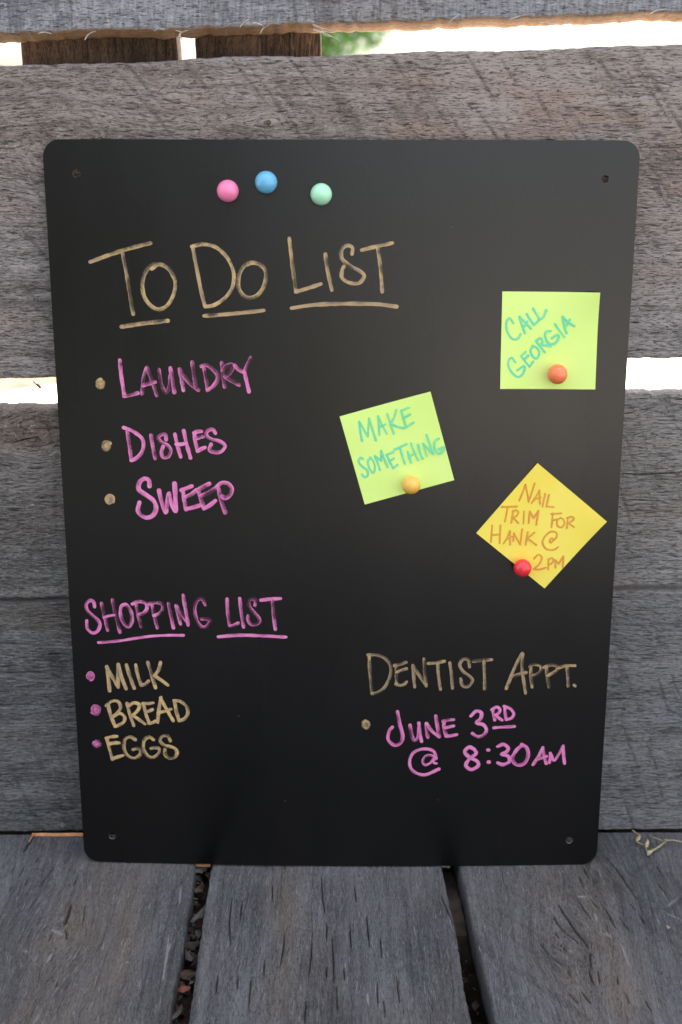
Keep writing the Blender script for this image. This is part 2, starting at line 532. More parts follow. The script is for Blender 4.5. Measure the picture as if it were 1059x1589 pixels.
# ------------------------------------------------------------------ plank wall
wall = empty('plank_wall', (0, 0.01, 0), 'weathered grey plank wall with rough sawn horizontal boards behind the chalkboard', 'wall')
M_top = wood_mat('wood_grey_sawn', cross=1.5, dark=(0.155, 0.155, 0.165), light=(0.38, 0.385, 0.405), brown=(0.26, 0.20, 0.15), contrast=1.0)
M_two = wood_mat('wood_grey_brown', (0.110, 0.098, 0.090), (0.41, 0.375, 0.355), (0.26, 0.185, 0.145), contrast=1.1)
M_thr = wood_mat('wood_grey_worn', (0.105, 0.098, 0.090), (0.36, 0.345, 0.33), (0.21, 0.16, 0.12), contrast=1.1)
M_low = wood_mat('wood_grey_blue', (0.068, 0.067, 0.066), (0.275, 0.274, 0.272), (0.20, 0.165, 0.13), contrast=1.0)
M_post = wood_mat('wood_brown_upright', (0.05, 0.032, 0.022), (0.21, 0.135, 0.09), (0.2, 0.12, 0.08), contrast=1.2)
M_dl = wood_mat('wood_deck', (0.040, 0.041, 0.043), (0.158, 0.160, 0.167), (0.140, 0.118, 0.100), contrast=1.0, bump=.9, pits=.5, flecks=.45)


def wl(y, pl, pr):      # edge line on wall plane at depth y through photo points
    a = on_wall(*pl, y); b = on_wall(*pr, y)
    return edge_line((a[0], a[2]), (b[0], b[2]))


XL, XR = -1.7, 1.7
UW = spaced(XL, XR, -0.34, 0.34, 0.0016, 0.02)
UW2 = np.unique(np.concatenate([np.arange(XL, -.34, .02), np.arange(-.34, -.195, .0015), np.arange(-.195, .195, .02), np.arange(.195, .34, .0015), np.arange(.34, XR + .01, .02)]))
SIDES = [(-.34, -.195), (.195, .34)]
DW = dict(dash_w=.00026, dash_len=(.0022, .0060), dash_d=.0009, dv=.0005, relief=.00018)
# top board
yt = 0.0
topb = plank('plank', wall, M_top, wallP(yt), UW, wl(yt, (0, 52), (1059, 21)), lambda u: wl(yt, (0, 52), (1059, 21))(u) + .14, 0.022, 11,
             n_dash=1500, n_fib=1500, region=(-.34, .34), saw=(0.0045, 0.05, 1.7), bevel_lo=0.0048, raw_lo=1.0, jag=.0016, r=.002, **dict(DW, dv=.0008, relief=.0004))
tag(topb, 'topmost grey board with vertical saw marks and torn orange lower edge')

k417 = on_wall(417, 191)
k2 = on_wall(90, 205)
y2 = 0.004
b2 = lambda p: on_wall(p[0], p[1], y2)
tl2 = lambda UU, VV: 0.30 * np.clip((UU + .15) / .3, -1, 1) * .55 + .12 * np.exp(-((VV - .66) / .02) ** 2)
brd2 = plank('plank', wall, M_two, wallP(y2), UW, wl(y2, (0, 588), (1059, 555)), wl(y2, (0, 101), (1059, 69)), 0.036, 23,
             n_long=170, n_dash=13000, n_fib=6000, region=(-.34, .34), saw=(0.010, 0.75, .8), sawlines=[(-.34, .34, .43, .70, 150, -.75, .75)], **DW, raw_lo=.5, jag=.0007,
             knots=[(k417[0], k417[2], .02, .008, .6), (k2[0], k2[2] - .01, .05, .035, .55)],
             cracks=[([b2((900, 353))[[0, 2]], b2((945, 354))[[0, 2]], b2((985, 352))[[0, 2]]], .0005)],
             brown=[(.05, .62, .3, .07, .75), (.28, .60, .2, .05, .5)], tonefn=tl2)
tag(brd2, 'wide brown grey board behind the top of the chalkboard')

y3 = 0.007
b3 = lambda p: on_wall(p[0], p[1], y3)[[0, 2]]
kn3 = b3((52, 672))
brd3 = plank('plank', wall, M_thr, wallP(y3), UW2, wl(y3, (0, 932), (1059, 910)), wl(y3, (0, 635), (1059, 612)), 0.021, 37,
             n_long=110, n_dash=6000, n_fib=3000, region=SIDES, saw=(0.010, .12, .7), sawlines=[(.195, .34, .22, .42, 22, -.35, .6), (-.34, -.195, .22, .38, 8, .1, .5)], **DW, jag=.0012,
             knots=[(kn3[0], kn3[1], .035, .028, .9)],
             cracks=[([b3((22, 687)), b3((42, 682)), b3((55, 680))], .0005), ([b3((965, 735)), b3((1000, 737)), b3((1059, 733))], .0005),
                     ([b3((970, 775)), b3((1030, 778))], .0004)],
             brown=[(kn3[0], kn3[1] + .008, .06, .022, 1.7), (.27, .34, .12, .06, .35)], r=.0035,
             tonefn=lambda UU, VV: .25 * np.clip(UU / .25, -1, 1) * .6)
tag(brd3, 'board with a swirling brown knot at the left end below the bright gap')

y4 = 0.003
b4 = lambda p: on_wall(p[0], p[1], y4)[[0, 2]]
w4 = lambda UU, VV: (.28 * np.clip(UU / .25, -1, 1) * .6 + .30 * np.exp(-((UU - b4((35, 1228))[0]) / .022) ** 2 - ((VV - b4((35, 1228))[1]) / .006) ** 2)
                     + .2 * np.exp(-((UU - b4((100, 1188))[0]) / .012) ** 2 - ((VV - b4((100, 1188))[1]) / .004) ** 2))
brd4 = plank('plank', wall, M_low, wallP(y4), UW2, wl(y4, (0, 1289.5), (1059, 1287.5)), wl(y4, (0, 937), (1059, 921)), 0.021, 53,
             n_long=120, n_dash=7500, n_fib=3600, region=SIDES, saw=(0.010, .35, .6), jag=.0006, sawlines=[(.195, .34, .0, .2, 34, -.4, .8), (-.34, -.195, .0, .10, 14, -.35, .6)], **dict(DW, dash_len=(.0025, .008)),
             cracks=[([b4((75, 1015)), b4((95, 1015)), b4((112, 1016))], .0006), ([b4((0, 998)), b4((30, 999))], .0004)],
             fibres=[([b4((97, 1276)), b4((97, 1286))], .0012)],
             brown=[(-.26, .22, .08, .02, .7)], tonefn=w4, r=.0015)
tag(brd4, 'lowest board, blue grey, meeting the deck')

# unseen boards above the frame, same wall, stacked high to shade the deck
zt = float(wl(yt, (0, 52), (1059, 21))(np.array([0.0]))[0]) + .14
UC = np.arange(XL, XR + .01, .04)
for q in range(15):
    plank('plank', wall, M_two if q % 2 else M_top, wallP(.002), UC, lambda u, q=q: zt + .003 + q * .205 + u * 0, lambda u, q=q: zt + .205 + q * .205 + u * 0, .021, 61 + q, dv=.01)

# two uprights behind the upper boards
def upright(xl, xr, seed, lab):
    yy = .0425
    a = on_wall(xl, 80, yy); b = on_wall(xr, 80, yy)
    def P(u, v, h): return np.stack([v, yy - h, u], 1)
    us = spaced(.52, 2.0, .66, .72, .002, .03)
    o = plank('upright', wall, M_post, P, us, lambda u: a[0] + u * 0, lambda u: b[0] + u * 0, .03, seed, n_dash=420, region=(.64, .74), dash_len=(.005, .02), r=.001, dv=.0008, jag=.0004)
    tag(o, lab)
upright(34, 275, 81, 'left brown upright seen in the top gap')
upright(303, 498, 83, 'right brown upright seen in the top gap')

# ------------------------------------------------------------------ deck
deck = empty('deck', (0, -.5, 0), kind='structure')
def dl(z, pf, pn):
    a = on_deck(*pf, z); b = on_deck(*pn, z)
    return edge_line((a[1], a[0]), (b[1], b[0]))
D = lambda p, z=0.0: on_deck(p[0], p[1], z)[[1, 0]]
def Z1(x, y): return (x / 2.942, 1260 + y / 2.942)
def Z2(x, y): return (270 + x / 1.998, 1300 + y / 1.998)
def Z3(x, y): return (760 + x / 3.542, 1260 + y / 3.542)
UD = spaced(-2.3, -.0012, -.34, -.0012, .0018, .02)
e1 = dl(0, (300, 1341), (266, 1586)); e2 = dl(0, (327, 1338), (290, 1589))
e3 = dl(0, (686, 1345), (735, 1589)); e4 = dl(0, (713, 1345), (770, 1589))
x1 = float(e1(np.array([-.05]))[0])
mk = lambda zf, L, wd: [([D(zf(*p)) for p in pts], wd) for pts in L]
Lc = mk(Z1, [[(327, 418), (312, 468), (294, 516)]], .0011) + mk(Z1, [[(155, 103), (132, 140), (108, 180)]], .0007) + \
     mk(Z1, [[(300, 528), (306, 580)], [(245, 548), (222, 592)], [(210, 290), (180, 340)], [(110, 250), (85, 300)], [(60, 330), (40, 370)], [(350, 300), (335, 340)],
             [(390, 430), (375, 520)], [(265, 770), (255, 800)], [(130, 300), (115, 335)], [(250, 240), (232, 275)], [(175, 205), (160, 232)], [(70, 240), (52, 280)]], .0003)
kL = D(Z1(262, 560))
dkL = plank('plank', deck, M_dl, deckP(0), UD, lambda u: e1(u) - .222, e1, .03, 101, dv=.0006, r=.005, jag=.0008, wavy=.0025,
            knots=[(kL[0], kL[1], .04, .03, .85), (kL[0] + .03, kL[1] - .1, .06, .05, .5)], cracks=Lc,
            fibres=mk(Z1, [[(772, 560), (762, 660), (742, 775)], [(825, 330), (820, 420)], [(780, 600), (768, 640)], [(235, 650), (215, 690)]], .0008) + mk(Z1, [[(112, 634), (124, 638)], [(498, 660), (502, 663)], [(580, 686), (584, 690)], [(235, 535), (285, 560)]], .0010),
            n_long=110, n_dash=2200, n_fib=900, region=(-.33, .01), dash_len=(.004, .013), dash_w=.00028, damp=.5, dash_d=.0003,
            brown=[(D(Z1(500, 430))[0], D(Z1(500, 430))[1], .09, .03, 1.1), (D(Z1(380, 760))[0], D(Z1(300, 760))[1], .09, .05, 1.0)], relief=.00025)
tag(dkL, 'left deck board with a pale knot and a brown worn patch')
Mc = mk(Z2, [[(458, 120), (461, 185), (468, 230)], [(545, 270), (550, 340)], [(490, 300), (494, 370), (497, 450)], [(505, 460), (507, 540)], [(430, 290), (426, 360), (418, 430)],
             [(410, 500), (405, 575)], [(330, 395), (341, 330), (343, 285)], [(305, 140), (306, 190)], [(640, 310), (645, 370)], [(690, 430), (700, 510)], [(200, 420), (195, 470)],
             [(137, 420), (130, 480)], [(280, 380), (279, 430)], [(630, 450), (633, 520)], [(650, 500), (656, 550)], [(597, 240), (607, 340)], [(180, 180), (172, 260), (176, 330)],
             [(212, 190), (205, 260)], [(475, 265), (473, 320)], [(527, 400), (529, 440)], [(473, 400), (474, 430)], [(830, 180), (850, 230), (866, 270)], [(240, 430), (232, 520)], [(560, 150), (566, 200)]], .00036)
dkM = plank('plank', deck, M_dl, deckP(-.0005), UD, e2, e3, .03, 113, dv=.0006, r=.004, jag=.0007, wavy=.0015, cracks=Mc,
            fibres=mk(Z2, [[(85, 300), (70, 350)], [(110, 110), (115, 170)], [(600, 480), (604, 520)], [(850, 230), (868, 290)]], .0007),
            n_long=110, n_dash=2200, n_fib=800, region=(-.33, .01), dash_len=(.004, .015), dash_w=.00028, damp=.5, dash_d=.0003,
            brown=[(D(Z2(350, 300))[0], D(Z2(350, 300))[1], .14, .018, .7)], relief=.00025)
tag(dkM, 'middle deck board with long fine cracks')
Rc = mk(Z3, [[(375, 510), (400, 550), (435, 595), (455, 630), (490, 670), (520, 710), (548, 750)], [(350, 570), (370, 610), (400, 645), (455, 690), (490, 722)]], .0006) + \
     mk(Z3, [[(552, 775), (557, 860)], [(545, 868), (560, 920), (578, 955)], [(272, 715), (300, 750), (330, 784)], [(640, 250), (700, 320), (750, 390), (805, 470)], [(512, 300), (545, 365)],
             [(500, 985), (555, 1055)]], .00042) + \
     mk(Z3, [[(370, 725), (420, 748), (475, 750)], [(420, 748), (385, 762)], [(485, 350), (520, 410)], [(560, 490), (595, 530)], [(480, 470), (520, 540), (560, 590)], [(650, 570), (695, 640)],
             [(770, 500), (800, 540)], [(715, 580), (765, 650)], [(440, 1000), (490, 1055)], [(595, 870), (605, 950)], [(700, 900), (708, 955)], [(850, 1030), (890, 1095)],
             [(920, 300), (960, 360)], [(925, 395), (975, 455)], [(430, 878), (452, 908)], [(362, 660), (378, 690)], [(735, 985), (775, 1060)], [(640, 300), (665, 340)], [(820, 560), (850, 610)], [(610, 500), (680, 600)], [(330, 784), (410, 850)]], .0003)
kR = D(Z3(440, 745))
dkR = plank('plank', deck, M_dl, deckP(0), UD, e4, lambda u: e4(u) + .235, .03, 127, dv=.0006, r=.0022, jag=.0008, wavy=.0008, cracks=Rc,
            knots=[(kR[0], kR[1], .05, .035, .7), (kR[0] + .08, kR[1] + .09, .07, .05, -.6)],
            fibres=mk(Z3, [[(610, 662), (640, 675), (672, 695)], [(640, 660), (668, 690)], [(710, 710), (740, 770), (765, 850)], [(472, 472), (545, 462)], [(575, 560), (590, 600)], [(980, 560), (1050, 590)], [(970, 520), (1040, 470)]], .0007),
            n_long=90, n_dash=2000, n_fib=900, region=(-.33, .01), dash_len=(.004, .013), dash_w=.00028, damp=.5, dash_d=.0003,
            brown=[(D(Z3(450, 500))[0], D(Z3(400, 500))[1], .14, .035, .9), (D(Z3(600, 900))[0], D(Z3(600, 900))[1], .1, .05, .5)],
            saw=(.006, 1.2, .5), relief=.00025)
tag(dkR, 'right deck board with branching cracks round a knot')
UF = spaced(-2.3, -.0012, -.34, -.0012, .02, .05)
for q in range(1, 7):
    plank('plank', deck, M_dl, deckP(0), UF, lambda u, q=q: e1(u) - .222 - q * .232, lambda u, q=q: e1(u) - .012 - q * .232, .03, 140 + q, dv=.01)
    plank('plank', deck, M_dl, deckP(0), UF, lambda u, q=q: e4(u) + .012 + q * .242, lambda u, q=q: e4(u) + .235 + q * .242, .03, 150 + q, dv=.01)
# joists below
jm = simple('joist_wood', (0.10, 0.08, 0.06), 0.9, 0.2, 60, 0.4, 0.5)
def box(x0, x1, y0, y1, z0, z1):
    v = [(x0, y0, z0), (x1, y0, z0), (x1, y1, z0), (x0, y1, z0), (x0, y0, z1), (x1, y0, z1), (x1, y1, z1), (x0, y1, z1)]
    f = [(0, 3, 2, 1), (4, 5, 6, 7), (0, 1, 5, 4), (1, 2, 6, 5), (2, 3, 7, 6), (3, 0, 4, 7)]
    return v, f
for yy in (-.06, -.75, -1.5, -2.2):
    v, f = box(-1.65, 1.65, yy - .045, yy + .045, -.15, -.033)
    o = mesh_obj('joist', v, f, jm, deck, smooth=False)
v, f = box(-1.65, 1.65, .0285, .066, -.15, .10)
mesh_obj('joist', v, f, jm, deck, smooth=False)  # unseen ledger added behind the wall to stop sun leaking underneath

# ------------------------------------------------------------------ chalkboard
board = empty('chalkboard', (0, 0, 0), 'black chalkboard with handwritten to do and shopping lists leaning on the plank wall', 'chalkboard')
BW, BH, BX, BY, LEAN = 0.4572, 0.6175, 0.00747, 0.04777, 0.07096
BR, BYAW = 0.00052, -0.0144
bX = np.array([math.cos(BYAW), math.sin(BYAW), 0]); bY = np.array([0, math.sin(LEAN), math.cos(LEAN)])
bX, bY = bX * math.cos(BR) + bY * math.sin(BR), -bX * math.sin(BR) + bY * math.cos(BR)
bX /= np.linalg.norm(bX); bN = np.cross(bX, bY); bN /= np.linalg.norm(bN)
if bN[1] > 0: bN = -bN
B0 = np.array([BX, -BY, 0.0008])


def bow(u, v):
    return (0.0010 + 0.0045 * (1 - np.clip(v / BH, 0, 1)) ** 2) * (1 - np.clip(u / (BW / 2), -1, 1) ** 2)


def bsurf(u, v, h=0.0):
    u = np.asarray(u, float); v = np.asarray(v, float)
    n = bow(u, v) + h
    return B0 + np.multiply.outer(u, bX) + np.multiply.outer(v, bY) + np.multiply.outer(n * np.ones_like(u), bN)


def on_board(px, py, h=0.0):
    d = ray(px, py)
    off = h
    for _ in range(4):
        t = ((B0 + bN * off - CC) @ bN) / (d @ bN)
        p = CC + d * t - B0
        u, v = p @ bX, p @ bY
        off = h + float(bow(u, v))
    return u, v


kb = NT('black_board_paint')
tcb = kb.n('ShaderNodeTexCoord').outputs['Object']
kb.b.inputs['Base Color'].default_value = (0.0105, 0.0105, 0.011, 1)
sm = kb.noise(kb.mul(tcb, (14, 14, 3)), 1.0, 3, .5)
dustn = kb.noise(kb.mul(tcb, (9, 9, 7)), 1.0, 5, .6)
bc = kb.mix(kb.ramp(dustn, .45, .8, 0, .5), (0.0016, 0.0015, 0.0015), (0.005, 0.0046, 0.0043))
vo = kb.n('ShaderNodeTexVoronoi'); vo.inputs['Scale'].default_value = 75
kb.l(tcb, vo.inputs['Vector'])
sepc = kb.n('ShaderNodeSeparateColor'); kb.l(vo.outputs['Color'], sepc.inputs[0])
spk = kb.math('MULTIPLY', kb.math('LESS_THAN', vo.outputs['Distance'], .035), kb.math('GREATER_THAN', sepc.outputs[0], .93))
bc = kb.mix(kb.math('MULTIPLY', spk, .5), bc, (0.3, 0.28, 0.26))
kb.l(bc, kb.b.inputs['Base Color'])
kb.l(kb.ramp(sm, .3, .7, .26, .30), kb.b.inputs['Roughness'])
kb.b.inputs['Specular IOR Level'].default_value = 0.56
grb = kb.noise(tcb, 1500, 2, .5)
bpb = kb.n('ShaderNodeBump'); bpb.inputs['Strength'].default_value = .06; bpb.inputs['Distance'].default_value = .0003
kb.l(grb, bpb.inputs['Height']); kb.l(bpb.outputs[0], kb.b.inputs['Normal'])

holes = [on_board(120.5, 269.5), on_board(941, 277.5), on_board(174.5, 1297.5), on_board(884, 1303.5)]
HR = 0.0030


def build_panel():
    import bmesh
    from mathutils.geometry import delaunay_2d_cdt
    RC = 0.0135
    loop = []
    for cx, cy, a0 in ((BW / 2 - RC, BH - RC, 0), (-BW / 2 + RC, BH - RC, 90), (-BW / 2 + RC, RC, 180), (BW / 2 - RC, RC, 270)):
        for q in range(11):
            a = math.radians(a0 + 9 * q)
            loop.append((cx + RC * math.cos(a), cy + RC * math.sin(a)))
    # densify straight sides
    dn = []
    for i, p in enumerate(loop):
        q = loop[(i + 1) % len(loop)]
        n = max(1, int(math.dist(p, q) / .02))
        for k in range(n): dn.append((p[0] + (q[0] - p[0]) * k / n, p[1] + (q[1] - p[1]) * k / n))
    pts = [Vector(p) for p in dn]
    edges = [(i, (i + 1) % len(dn)) for i in range(len(dn))]
    hl = []
    for (hx, hy) in holes:
        s = len(pts)
        for q in range(24):
            a = math.tau * q / 24
            pts.append(Vector((hx + HR * math.cos(a), hy + HR * math.sin(a))))
        edges += [(s + q, s + (q + 1) % 24) for q in range(24)]
        hl.append((s, 24))
    nloops = len(pts)
    for gx_ in np.arange(-BW / 2 + .02, BW / 2 - .01, .018):
        for gy_ in np.arange(.02, BH - .01, .018):
            if all(math.dist((gx_, gy_), h) > HR + .004 for h in holes): pts.append(Vector((gx_, gy_)))
    vv, ee, ff, _, _, _ = delaunay_2d_cdt(pts, edges, [], 0, 1e-7)
    keep = []
    for f in ff:
        c = sum((vv[i] for i in f), Vector((0, 0))) / len(f)
        if any(math.dist(c, h) < HR * .97 for h in holes): continue
        x, y = abs(c.x), c.y
        ok = x < BW / 2 and 0 < y < BH
        cx, cy = max(0, x - (BW / 2 - RC)), max(0, RC - y, y - (BH - RC))
        if ok and cx > 0 and cy > 0 and math.hypot(cx, cy) > RC: ok = False
        if ok: keep.append(tuple(f))
    n = len(vv)
    uu = np.array([p.x for p in vv]); ww = np.array([p.y for p in vv])
    TH = .0016
    fr = bsurf(uu, ww, 0.0); bk = bsurf(uu, ww, -TH)
    faces = list(keep) + [tuple(i + n for i in f[::-1]) for f in keep]
    from collections import Counter
    cnt = {}
    for f in keep:
        for a, b in zip(f, f[1:] + f[:1]): cnt[(a, b)] = 1
    for (a, b) in list(cnt):
        if (b, a) not in cnt: faces.append((b, a, a + n, b + n))
    o = mesh_obj('panel', list(fr) + list(bk), faces, kb.m, board, smooth=False)
    me = o.data
    for p in me.polygons: p.use_smooth = len(p.vertices) == 3
    bm = bmesh.new(); bm.from_mesh(me)
    bmesh.ops.recalc_face_normals(bm, faces=bm.faces)
    es = [e for e in bm.edges if e.calc_face_angle(0) > 1.0]
    for e in es: e.smooth = False
    bm.to_mesh(me); bm.free()
    return o


panel = build_panel()
# bright cut rims of the four mounting holes
rim = simple('cut_metal', (0.20, 0.20, 0.21), .35, .5)
rim.node_tree.nodes['Principled BSDF'].inputs['Metallic'].default_value = .7
for k, (hx, hy) in enumerate(holes):
    n = 24; vs = []; fs = []
    for q in range(n):
        a = math.tau * q / n
        for (rr_, hh) in ((HR + .00008, .00006), (HR - .00018, -.0002), (HR - .00018, -.0014)):
            vs.append(bsurf(hx + rr_ * math.cos(a), hy + rr_ * math.sin(a), hh))
    for q in range(n):
        b = (q + 1) % n
        for s in (0, 1): fs.append((q * 3 + s, b * 3 + s, b * 3 + s + 1, q * 3 + s + 1))
    mesh_obj('mounting_hole', vs, fs, rim, board)

# ------------------------------------------------------------------ handwriting
def ink_mat(name, bright, dull, third, rough=.55, alo=.25, ahi=.97):
    k = NT(name)
    a = k.at('ink'); sp_ = k.n('ShaderNodeSeparateColor'); k.l(a.outputs['Color'], sp_.inputs[0])
    dens, hue, x = sp_.outputs[0], sp_.outputs[1], sp_.outputs[2]
    tc_ = k.n('ShaderNodeTexCoord').outputs['Object']
    n = k.noise(tc_, 900, 3, .65)
    n2 = k.noise(tc_, 170, 2, .6)
    d = k.math('ADD', dens, k.math('MULTIPLY', k.math('SUBTRACT', n, .5), .55), clamp=True)
    c = k.mix(d, dull, bright)
    c = k.mix(k.math('MULTIPLY', hue, k.ramp(n2, .4, .62), clamp=True), c, third)
    k.l(c, k.b.inputs['Base Color'])
    k.b.inputs['Roughness'].default_value = rough
    al = k.math('MULTIPLY', k.ramp(d, .0, .75, alo, ahi), a.outputs['Alpha'], clamp=True)
    k.l(al, k.b.inputs['Alpha'])
    return k.m


PINK = ink_mat('pink_marker', (0.80, 0.21, 0.48), (0.24, 0.04, 0.11), (0.88, 0.34, 0.60))
GOLD = ink_mat('gold_marker', (0.46, 0.31, 0.17), (0.17, 0.135, 0.10), (0.70, 0.47, 0.17))
TEAL = ink_mat('teal_marker', (0.15, 0.76, 0.42), (0.30, 0.86, 0.42), (0.12, 0.72, 0.46), alo=.6, ahi=.95)
ORNG = ink_mat('orange_marker', (0.84, 0.32, 0.04), (0.90, 0.48, 0.07), (0.80, 0.28, 0.04), alo=.6, ahi=.95)


def catmull(P, n=7):
    P = [np.array(p, float) for p in P]
    if len(P) == 2: return [P[0] + (P[1] - P[0]) * t for t in np.linspace(0, 1, 9)]
    Q = [2 * P[0] - P[1]] + P + [2 * P[-1] - P[-2]]
    out = []
    for i in range(1, len(Q) - 2):
        a, b, c, d = Q[i - 1], Q[i], Q[i + 1], Q[i + 2]
        for t in np.linspace(0, 1, n, endpoint=False):
            out.append(.5 * ((2 * b) + (c - a) * t + (2 * a - 5 * b + 4 * c - d) * t * t + (3 * b - a - 3 * c + d) * t ** 3))
    out.append(P[-1])
    return out


stroke_no = [0]


def strokes_mesh(strokes, mapper, surf, width, h0, seed, dens=.6, hue=.5, alpha=1.0):
    """strokes: lists of photo points; one mesh, each pass of the pen a hair above the last"""
    V, F, A = [], [], []
    rr = np.random.default_rng(seed)
    for si, st in enumerate(strokes):
        wmul = 1.0; dd = None
        if isinstance(st, tuple) and isinstance(st[0], list): st, wmul, dd = st[0], st[1], st[2] if len(st) > 2 else None
        L = [np.array(mapper(*p)) for p in st]
        C = catmull(L)
        # resample
        seg = [0]
        for a, b in zip(C[:-1], C[1:]): seg.append(seg[-1] + np.linalg.norm(b - a))
        tot = seg[-1]
        if tot < 1e-6: continue
        n = max(6, int(tot / .0007))
        ss = np.linspace(0, tot, n)
        C = np.array(C); C = np.stack([np.interp(ss, seg, C[:, 0]), np.interp(ss, seg, C[:, 1])], 1)
        T_ = np.gradient(C, axis=0); T_ /= np.linalg.norm(T_, axis=1)[:, None] + 1e-12
        Nn = np.stack([-T_[:, 1], T_[:, 0]], 1)
        hw = width / 2 * wmul
        # round caps: add extension
        C = np.vstack([C[0] - T_[0] * hw * .9, C[0] - T_[0] * hw * .6, C, C[-1] + T_[-1] * hw * .6, C[-1] + T_[-1] * hw * .9])
        Nn = np.vstack([Nn[0], Nn[0], Nn, Nn[-1], Nn[-1]])
        ws = np.ones(len(C)) * hw
        ws[0] *= .45; ws[1] *= .8; ws[-1] *= .45; ws[-2] *= .8
        s2 = np.concatenate([[0, 0], ss, [tot, tot]])
        base = rr.uniform(0, 50)
        ws = ws * (1 + .14 * (vnoise(s2 * 260 + base, s2 * 0, seed + 1) - .5) * 2)
        h = h0 + .00004 * si
        b0 = rr.uniform(dens - .22, dens + .22) if dd is None else dd
        side = 1 if (abs(T_.mean(0)[1]) > .3) == (T_.mean(0)[1] > 0) else -1
        cross = np.array([-1, -.78, -.4, 0, .4, .78, 1])
        o0 = len(V)
        hb = np.clip(hue + rr.uniform(-.3, .3), 0, 1)
        for i in range(len(C)):
            ee = min(s2[i], tot - s2[i]) / .0022
            endd = math.exp(-ee * ee) * .3
            lon = float(vnoise(np.array([s2[i] * 130 + base]), np.array([1.5]), seed + 2)[0] - .5)
            for cx_ in cross:
                p = C[i] + Nn[i] * cx_ * ws[i]
                V.append(surf(p[0], p[1], h + .00012 * (1 - cx_ * cx_)))
                # puddle: brighter ridge toward one side, thin in the middle
                dn = b0 + .36 * cx_ * side + .24 * (abs(cx_) ** 2 - .4) + .8 * lon + endd
                al = 0.0 if abs(cx_) == 1 else alpha
                A.append((min(1, max(0, dn)), hb, 0, al))
        m = len(cross)
        for i in range(len(C) - 1):
            for j in range(m - 1):
                a = o0 + i * m + j
                F.append((a, a + m, a + m + 1, a + 1))
    return V, F, A


def write(strokes, zoom, width_px, mat, label, parent=board, surf=bsurf, dens=.6, hue=.5, h0=.00025, mapper=None, alpha=1.0):
    x0, y0, s = zoom
    mp = mapper or (lambda x, y: on_board(x0 + x / s, y0 + y / s))
    stroke_no[0] += 1
    V, F, A = strokes_mesh(strokes, mp, surf, width_px / 1960.0, h0, 500 + stroke_no[0] * 7, dens, hue, alpha)
    o = mesh_obj('lettering', V, F, mat, parent)
    attr(o.data, 'ink', 'FLOAT_COLOR', np.array(A))
    o['label'] = label
    return o


ZT = (130, 360, 3.53)
write([[(42, 165), (150, 125), (260, 90), (370, 62)], [(218, 118), (240, 235), (262, 370), (276, 450)],
       [(428, 180), (380, 182), (342, 225), (326, 300), (347, 375), (405, 424), (460, 405), (498, 340), (505, 270), (472, 205), (420, 178), (378, 202)]], ZT, 6.6, GOLD, 'gold word TO')
write([[(602, 85), (620, 180), (645, 310), (668, 405)], [(598, 80), (660, 68), (730, 85), (790, 140), (825, 220), (820, 300), (780, 360), (720, 400), (672, 410)],
       [(935, 170), (890, 180), (857, 235), (855, 310), (895, 358), (950, 350), (990, 300), (1003, 230), (980, 185), (930, 168), (900, 180)]], ZT, 6.6, GOLD, 'gold word DO')
ZL = (430, 340, 3.922)
write([[(80, 120), (95, 250), (120, 435)], [(120, 442), (180, 425), (270, 395)], [(300, 215), (312, 310), (338, 430)],
       [(462, 210), (465, 175), (435, 160), (400, 185), (400, 240), (450, 285), (515, 320), (535, 350), (500, 390), (440, 385), (400, 355), (402, 310), (412, 290)],
       [(522, 188), (600, 168), (705, 145)], [(618, 172), (635, 300), (645, 440)]], ZL, 6.6, GOLD, 'gold word LIST in the title')
write([[(212, 520), (330, 502), (465, 487)]], ZT, 7, GOLD, 'gold underline below TO', dens=.7)
write([[(665, 460), (800, 450), (990, 430)]], ZT, 6.5, GOLD, 'gold underline below DO', dens=.7)
write([[(95, 542), (230, 522), (400, 515), (600, 517), (732, 532)]], ZL, 7, GOLD, 'gold underline below LIST', dens=.75)
A1 = (180, 550, 8.825)
def cv(z, pts): return [(z[0] + x / z[2], z[1] + y / z[2]) for x, y in pts]
A2 = (290, 545, 9.627)
PX = (0, 0, 1.0)
write([(cv(A1, [(65, 85), (85, 300), (125, 560)]), 1, .75), cv(A1, [(122, 572), (200, 560), (310, 530)]),
       cv(A1, [(425, 195), (390, 320), (370, 540)]), cv(A1, [(435, 185), (490, 320), (570, 560)]), cv(A1, [(385, 425), (450, 405), (545, 380)]),
       cv(A1, [(600, 215), (625, 380), (670, 500), (710, 520), (745, 430), (755, 300)]), cv(A1, [(757, 190), (785, 350), (812, 520)]),
       cv(A1, [(882, 205), (910, 340), (935, 490)]), cv(A1, [(885, 205), (980, 350), (1059, 430), (1140, 485)]),
       cv(A2, [(95, 165), (115, 330), (145, 540)]), cv(A2, [(270, 262), (300, 420), (325, 580)]),
       cv(A2, [(232, 225), (300, 205), (390, 260), (468, 350), (465, 440), (400, 530), (330, 575)]),
       cv(A2, [(535, 175), (550, 350), (580, 530)]), cv(A2, [(545, 290), (600, 220), (680, 195), (700, 240), (650, 330), (580, 380)]), cv(A2, [(580, 380), (680, 440), (790, 500)]),
       cv(A2, [(730, 215), (790, 275), (855, 310)]), (cv(A2, [(970, 95), (915, 200), (872, 300)]), .9, .15), (cv(A2, [(875, 315), (905, 450), (940, 600)]), 1.05, .9)],
      PX, 6.8, PINK, 'pink word LAUNDRY', dens=.36, hue=.3)
A3 = (190, 655, 6.229)
